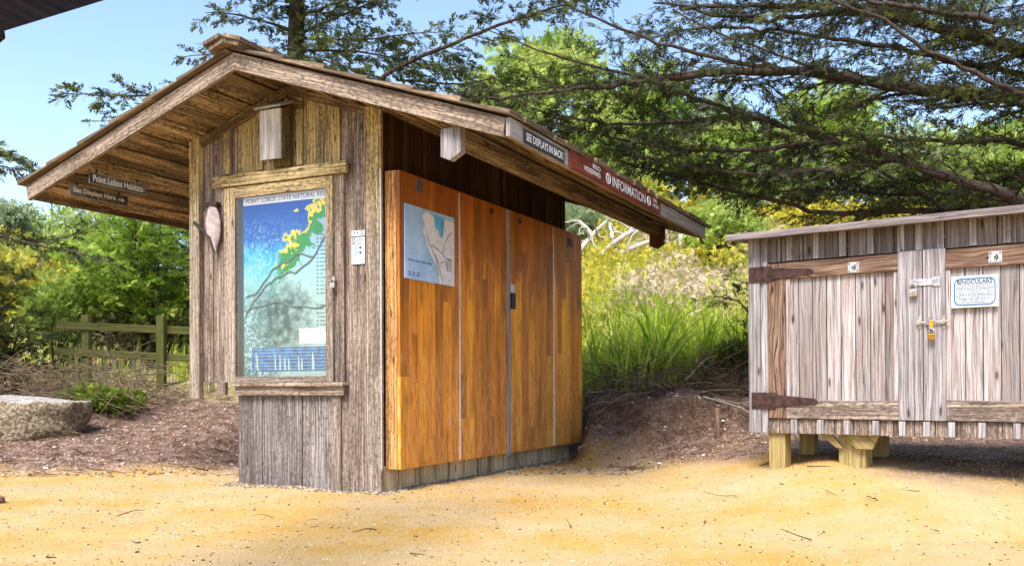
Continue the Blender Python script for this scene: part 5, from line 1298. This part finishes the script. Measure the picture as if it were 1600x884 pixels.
# --- hillside trees
def blob_tree(name, label, px, D, pytop, width, mat, n, leaf, tone, trunkr=.12, group=None, lower=.35):
    b = np.array(gp(px, D)); top = A3(px, pytop, D); h = top[2] - b[2]
    tr = empty(name, tuple(b)); tag(tr, label, "tree", group); tk = Tubes(); fr = Fronds(TMPL3); tb = Tubes()
    T = smoothp([b - [0, 0, .3], b + [rs.normal() * .2, 0, h * .5], b + [0, 0, h * .92]]); tk.add(T, np.linspace(trunkr, .03, len(T)), 8)
    nb = 26
    for k in range(nb):
        f = lower + (1 - lower) * rs.rand() ** .9; a = rs.uniform(0, 6.28); rad = width / 2 * (1 - .55 * (f - lower) / (1 - lower)) * rs.uniform(.35, 1)
        c = b + np.array([math.cos(a) * rad, math.sin(a) * rad, h * f]); s_ = width * rs.uniform(.13, .22)
        tb.add(np.array([b + [0, 0, h * f * .75], (b + [0, 0, h * f * .8] + c) / 2 + rs.normal(size=3) * .1, c]), [trunkr * .35, trunkr * .2, .015], 5)
        tz = tone + rs.normal() * .14
        m_ = n // nb; v = unit(rs.normal(size=(m_, 3))); rr = rs.rand(m_, 1) ** .45; q = c + v * rr * s_ * np.array([1, 1, .62])
        fr.p += list(q); fr.d += list(unit(v + rs.normal(size=(m_, 3)) * .5)); fr.s += list(leaf * rs.uniform(.7, 1.3, m_)); fr.t += list(np.clip(tz + .22 * v[:, 2] + rs.normal(size=m_) * .08, 0, 1))
    tk.build("trunk", m_bark, tr); tb.build("limbs", m_bark, tr); fr.build("crown", mat, tr); return tr
G_ = "trees on the hillside"
for (px, D, top, wd, mt, n, lf, tn, lab) in [
    (860, 24, 75, 4.6, m_far, 5200, .26, .62, "tall light green tree on the hill just above the roof line"),
    (770, 27, 150, 4.2, m_far, 3600, .28, .5, "green hillside tree lowest behind the roof slope"),
    (985, 26, 130, 4.6, m_far, 4200, .27, .42, "mid green hillside tree above the information sign"),
    (1085, 30, 180, 4.8, m_farg, 3600, .3, .6, "pale grey green hillside tree right of the roof end"),
    (1180, 26, 215, 4.4, m_far, 3600, .27, .5, "green hillside tree above the left end of the locker"),
    (1290, 24, 155, 3.6, m_far, 3600, .25, .5, "narrow green hillside tree above the locker middle"),
    (1400, 28, 230, 4.8, m_farg, 3200, .3, .6, "pale hillside tree seen low between the dark limbs"),
    (1500, 24, 240, 4.6, m_far, 3400, .27, .6, "bright green hillside tree above the right locker door"),
    (1600, 26, 200, 4.8, m_far, 3400, .27, .4, "green hillside tree at the right edge"),
    (1120, 19, 330, 2.2, m_far, 2200, .18, .65, "small bright green tree between roof end and locker"),
    (-10, 34, 318, 4, m_farg, 2200, .3, .5, "pale far tree at the left edge beside the house"),
    (75, 40, 345, 6, m_far, 2600, .34, .5, "far green tree low under the sky at the left"),
    (150, 44, 350, 6, m_farg, 2600, .36, .6, "far greyish tree behind the young cypress")]:
    blob_tree("hillside_tree", lab, px, D, top, wd, mt, n, lf, tn, group=G_)
# lower hill bushes on right behind the flowers
for (px, D, wd, h, mt, n, lf, tn, lab) in [
    (915, 21, 2.0, 1.3, m_farg, 1300, .2, .7, "grey green bush on the hill left of the bare branches"),
    (960, 23, 2.6, 1.7, m_far, 1500, .2, .6, "bright green bush among the bare branches on the hill"),
    (1035, 22, 1.6, 1.3, m_flow, 1000, .2, .15, "yellow flowering bush below the roof end"),
    (1090, 20.5, 1.5, 1.0, m_flow, 1000, .18, .15, "yellow flowering bush beside the bleached post"),
    (1140, 20, 1.6, 1.1, m_far, 1100, .18, .6, "small green bush behind the left end of the locker roof"),
    (1180, 24, 3.2, 1.8, m_far, 1500, .24, .3, "pale green bush above the left end of the locker roof"),
    (1300, 24, 4.0, 2.2, m_farg, 1600, .26, .6, "pale bush above the locker roof"),
    (1440, 23, 4.0, 2.4, m_farg, 1600, .26, .4, "pale grey green bush above the right part of the locker roof"),
    (1560, 22, 4.0, 2.2, m_far, 1600, .26, .6, "green bush above the right end of the locker roof")]:
    bush("hill_bush", lab, px, D, wd, h, mt, n, lf, tn, group="bushes on the hillside")
# bleached dead branches and posts on the hill
tr = empty("dead_branch", gp(950, 18.6)); tag(tr, "pale bare sprawling branches on the hill beyond the doors", "branch"); tb = Tubes()
for path in ([(905, 392), (925, 368), (940, 352), (950, 345)], [(925, 368), (912, 352), (905, 345)], [(940, 398), (965, 375), (985, 362), (1010, 356), (1030, 358)], [(985, 362), (1000, 345), (1012, 338)], [(960, 400), (958, 372), (952, 350)], [(965, 398), (1000, 382), (1030, 372), (1045, 380)]):
    P = smoothp([A3(x, y, 18.4 + rs.uniform(-.3, .3)) for x, y in path]); tb.add(P, np.linspace(.07, .02, len(P)), 6)
    for k in range(5):
        j = rs.randint(2, len(P) - 1); c = curve(P[j], rs.normal(size=3), .5, 4, (0, 0, 0), .3); tb.add(c, np.linspace(.018, .006, 5), 4)
tb.build("wood", m_whitew, tr)
for px, y0, y1, D, lab in ((1066, 366, 402, 18.5, "short bleached stump post left of the yellow bush"), (1108, 338, 380, 20, "thin grey post standing under the cypress beside the locker roof")):
    tr = empty("bleached_stump", gp(px, D)); tag(tr, lab, "stump"); tb = Tubes(); b = np.array(gp(px, D)); t = A3(px - 2, y0, D)
    P = smoothp([b - [0, 0, .1], (b + t) / 2 + [.03, 0, 0], t]); tb.add(P, np.linspace(.09, .06, len(P)), 8); c = curve(P[-4], (.4, 0, 1), .3, 3); tb.add(c, np.linspace(.03, .012, 4), 5); tb.build("wood", m_whitew, tr)
# little stake on the bank
b = gp(1120, 9.25); tr = empty("stake", b); tag(tr, "small weathered stake in the dirt bank left of the locker", "stake"); mb = MB(); mb.box(-.025, .025, -.02, .02, -.1, .32, 'z', .3); mb.build("stake_post", m_rail, tr, bevel=.004)

# ================================================================== ground cover (stuff)
def blades(name, label, n, xr, yr, h, w, mat, tonefn, cat="grass", lean=.5, clump=6, hfn=None):
    nc = n // clump
    cx = rs.uniform(*xr, nc); cy = rs.uniform(*yr, nc); ok = vnoise(cx, cy, .9, 12) > .22; cx, cy = cx[ok], cy[ok]; nc = len(cx)
    X = np.repeat(cx, clump) + rs.normal(size=nc * clump) * .06; Y = np.repeat(cy, clump) + rs.normal(size=nc * clump) * .06
    Z = gz(X, Y) - .02; N = len(X)
    H = h * rs.uniform(.55, 1.2, N) * (.7 + .6 * vnoise(X, Y, .8, 3))
    if hfn is not None: H = H * hfn(X, Y)
    az = rs.uniform(0, 2 * np.pi, N); dx, dy = np.cos(az), np.sin(az); ln = lean * rs.rand(N) ** 1.0 * H
    wz = rs.uniform(0, 2 * np.pi, N); wx, wy = np.cos(wz) * w / 2, np.sin(wz) * w / 2 * .4
    segs = [0, .35, .7, 1.0]; wd = [1, .9, .6, .06]; rows = []
    for f, k in zip(segs, wd):
        c = np.stack([X + dx * ln * f * f, Y + dy * ln * f * f, Z + H * f * (1 - .25 * f * (ln / (H + 1e-6)))], 1); o = np.stack([wx * k, wy * k, np.zeros(N)], 1); rows += [c - o, c + o]
    Vv = np.stack(rows, 1); base = np.arange(N)[:, None, None] * 8
    F = np.array([[0, 1, 3, 2], [2, 3, 5, 4], [4, 5, 7, 6]])[None] + base
    T = np.repeat(np.clip(tonefn(X, Y) + rs.normal(size=N) * .18, 0, 1), 3)
    o = quads_obj(name, Vv.reshape(-1, 3), T, mat, faces=F.reshape(-1, 4)); return tag(o, label, cat, kind="stuff")
blades("tall_grass", "tall bright green grass on the bank between kiosk and locker", 5200, (.0, 7.0), (11.0, 14.2), .80, .040, m_grass, lambda x, y: .45 + 1.0 * (vnoise(x, y, 1.6, 5) - .5), lean=1.0, clump=9)
blades("dry_grass", "straw coloured dry grass among the scrub", 9000, (-12, 13), (13.5, 21), .5, .02, m_dust, lambda x, y: .6 + 0 * x)
blades("hill_grass", "yellow green grass up the hillside", 14000, (-12, 14), (14.5, 24), .55, .03, m_grass, lambda x, y: .7 + .5 * (vnoise(x, y, .8, 9) - .5))
# wild flower scrub on the hill
fr = Fronds(TMPL3)
n = 34000; X = rs.uniform(-2, 12, n); Y = rs.uniform(12.8, 23, n); ok = vnoise(X, Y, .7, 21) > .2; X, Y = X[ok], Y[ok]; n = len(X)
hgt = rs.rand(n) ** .7 * (.35 + .6 * vnoise(X, Y, .8, 22)); Z = gz(X, Y) + hgt
pk = vnoise(X, Y, .45, 31)
fr.p = list(np.stack([X, Y, Z], 1)); fr.d = list(unit(rs.normal(size=(n, 3)) + [0, 0, .8])); fr.s = list(rs.uniform(.07, .15, n)); fr.t = list(np.clip(.12 + .95 * sm(.5, .85, pk) + rs.normal(size=n) * .1, 0, 1))
m_wild = leafy("wild_flowers", (.58, .46, .035), (.44, .46, .07), (.66, .50, .42), .35)
tag(fr.build("wild_flowers", m_wild), "yellow and pink wild flowers covering the hillside", "flowers", kind="stuff")
# dry brush: heaps of dead twigs
def brush(name, label, n, xr, yr, hmax, rad=.006, ok=None, L=(.25, .8), mat=m_dry):
    tb = Tubes()
    for _ in range(n):
        x, y = rs.uniform(*xr), rs.uniform(*yr)
        if ok and not ok(x, y): continue
        z = float(gz(x, y)) + rs.rand() ** 1.8 * hmax; a = rs.uniform(0, 6.28)
        c = curve((x, y, z + .01), (math.cos(a), math.sin(a) * .5, rs.normal() * .35 * (1 if hmax > .1 else .15)), rs.uniform(*L), 5, (0, 0, -.15), .2); 
        c[:, 2] = np.maximum(c[:, 2], gz(c[:, 0], c[:, 1]) + .004)
        r_ = rad * rs.uniform(.5, 1.4); tb.add(c, np.linspace(r_, r_ * .4, 6), 4)
    return tag(tb.build(name, mat), label, "brush", kind="stuff")
brush("dead_brush", "tangle of dead brown twigs behind the boulder", 1000, (-9.6, -5.8), (11.4, 13.2), .55)
brush("dead_brush", "dead brown twigs under the grass along the dirt bank", 1500, (.1, 5.0), (10.2, 12.4), .35)
brush("fallen_sticks", "a few thicker pale sticks lying along the top of the dirt bank", 110, (.0, 5), (9.9, 12.2), .10, .011, None, (.4, 1.2), mat=m_deadw)
brush("fallen_twigs", "thin fallen twigs and bark scattered on the brown dirt", 900, (-8.8, 5.5), (8.4, 13.0), .02, .006, lambda x, y: not (-3.6 < x < .2 and y < 11), (.1, .5))
brush("fallen_twigs", "a few dark twigs scattered on the sandy path", 36, (-3, 3.5), (4.3, 8), .0, .0035, lambda x, y: not (-3.6 < x < .1 and y > 6.7), (.05, .22), mat=m_bark)
# gravel
def gravel(n, xr, yr, s0, s1, mat, name, label, ok=None):
    X = rs.uniform(*xr, n); Y = rs.uniform(*yr, n)
    if ok is not None: k = ok(X, Y); X, Y = X[k], Y[k]
    n = len(X); Z = gz(X, Y); s_ = rs.uniform(s0, s1, n) * rs.rand(n) ** .5
    cube = np.array([[-1, -1, -1], [1, -1, -1], [1, 1, -1], [-1, 1, -1], [-.6, -.6, .8], [.6, -.6, .8], [.6, .6, .8], [-.6, .6, .8]], float)
    a = rs.uniform(0, 6.28, n); ca, sa = np.cos(a), np.sin(a); sc = rs.uniform(.6, 1.4, (n, 3)) * s_[:, None] * np.array([1, .7, .5])
    v = cube[None] * sc[:, None] * rs.uniform(.75, 1.2, (n, 8, 1)); x = v[..., 0] * ca[:, None] - v[..., 1] * sa[:, None]; y = v[..., 0] * sa[:, None] + v[..., 1] * ca[:, None]
    v = np.stack([x + X[:, None], y + Y[:, None], v[..., 2] + Z[:, None] + s_[:, None] * .2], -1)
    F = np.array([[0, 3, 2, 1], [4, 5, 6, 7], [0, 1, 5, 4], [1, 2, 6, 5], [2, 3, 7, 6], [3, 0, 4, 7]])[None] + np.arange(n)[:, None, None] * 8
    o = quads_obj(name, v.reshape(-1, 3), np.repeat(rs.rand(n), 6), mat, faces=F.reshape(-1, 4)); tag(o, label, "gravel", kind="stuff")
def tonemat(name, stops):
    m, nt, N, L, bs = new_mat(name); a = N.new("ShaderNodeAttribute"); a.attribute_name = "tone"; r_ = ramp(N, stops); L.new(a.outputs["Fac"], r_.inputs[0]); L.new(r_.outputs[0], bs.inputs["Base Color"]); bs.inputs["Roughness"].default_value = .9; return m
inK = lambda x, y: ~((np.abs((x - -1.59) * math.sin(KY) + (y - 6.974) * math.cos(KY) - 1.7) < 1.72) & (np.abs(-(x + 1.59) * math.cos(KY) + (y - 6.974) * math.sin(KY) - .8) < .85))
gravel(42000, (-5.6, 3.6), (3.8, 9.2), .003, .008, tonemat("sand_grit", [(0, (.12, .07, .04)), (.35, (.42, .27, .12)), (.8, (.50, .36, .19)), (1, (.62, .52, .38))]), "gravel", "fine grit on the sandy path", inK)
def along(n, xr, yr): pass
gravel(1300, (-5.2, 3.4), (3.9, 8.6), .004, .012, tonemat("leaf_litter", [(0, (.03, .018, .010)), (.6, (.11, .06, .03)), (1, (.30, .20, .11))]), "litter", "dark bits of bark and leaf litter on the path", inK)
def nearK(x, y):
    u_ = (x + 1.59) * math.sin(KY) + (y - 6.974) * math.cos(KY); w_ = -(x + 1.59) * math.cos(KY) + (y - 6.974) * math.sin(KY)
    d_ = np.maximum(np.maximum(-u_, u_ - 3.4), np.maximum(-w_, w_ - 1.45)); return (d_ > 0) & (d_ < .16 * rs.rand(len(x)) + .02)
gravel(150000, (-3.3, .3), (6.7, 10.5), .006, .016, tonemat("base_gravel", [(0, (.06, .04, .025)), (.5, (.25, .18, .11)), (1, (.50, .42, .32))]), "gravel", "loose gravel gathered along the foot of the kiosk", nearK)
gravel(16000, (-8.5, 5.0), (8.2, 12.8), .006, .022, tonemat("dirt_chips", [(0, (.05, .028, .018)), (.5, (.20, .125, .08)), (.85, (.45, .32, .25)), (1, (.70, .62, .54))]), "wood_chips", "wood chips and crumbs on the brown dirt", inK)

# ================================================================== house far left
hx = at(-30, 370, 30); r = empty("hillside_house", (hx.x - 1.2, 30, float(gz(hx.x, 30)) - .3)); tag(r, "tan gabled house corner at the left edge below the sky", "house"); r.rotation_euler = (0, 0, R(38))
gx, gzz = r.location.x, r.location.z
e1_ = at(18, 384, 30); apx = at(-40, 318, 30)
mb = MB(); zz = e1_.z - gzz; xw = e1_.x - gx - .25; ax = apx.x - gx; az_ = apx.z - gzz
mb.prism([(ax * 2 - xw, 0, 0), (xw, 0, 0), (xw, 0, zz), (ax, 0, az_ - .25), (ax * 2 - xw, 0, zz)], (0, 5, 0), (1, 0, 0)); mb.build("wall", plain("tan_house_paint", (.55, .42, .20), .8), r, bevel=0)
mb = MB()
for s in (1, -1):
    ex = e1_.x - gx if s > 0 else 2 * ax - (e1_.x - gx)
    mb.prism([(ax, -.4, az_), (ex, -.4, zz - .05), (ex, -.4, zz - .25), (ax, -.4, az_ - .2)], (0, 5.8, 0), (0, 1, 0))
rf = mb.build("roof", plain("white_roof_trim", (.62, .62, .62), .7), r, bevel=0)
mb = MB(); mb.box(ax - .5, ax + .5, -.03, -.001, zz - 1.4, zz - .2); mb.build("window", m_greyplate, r, bevel=0)
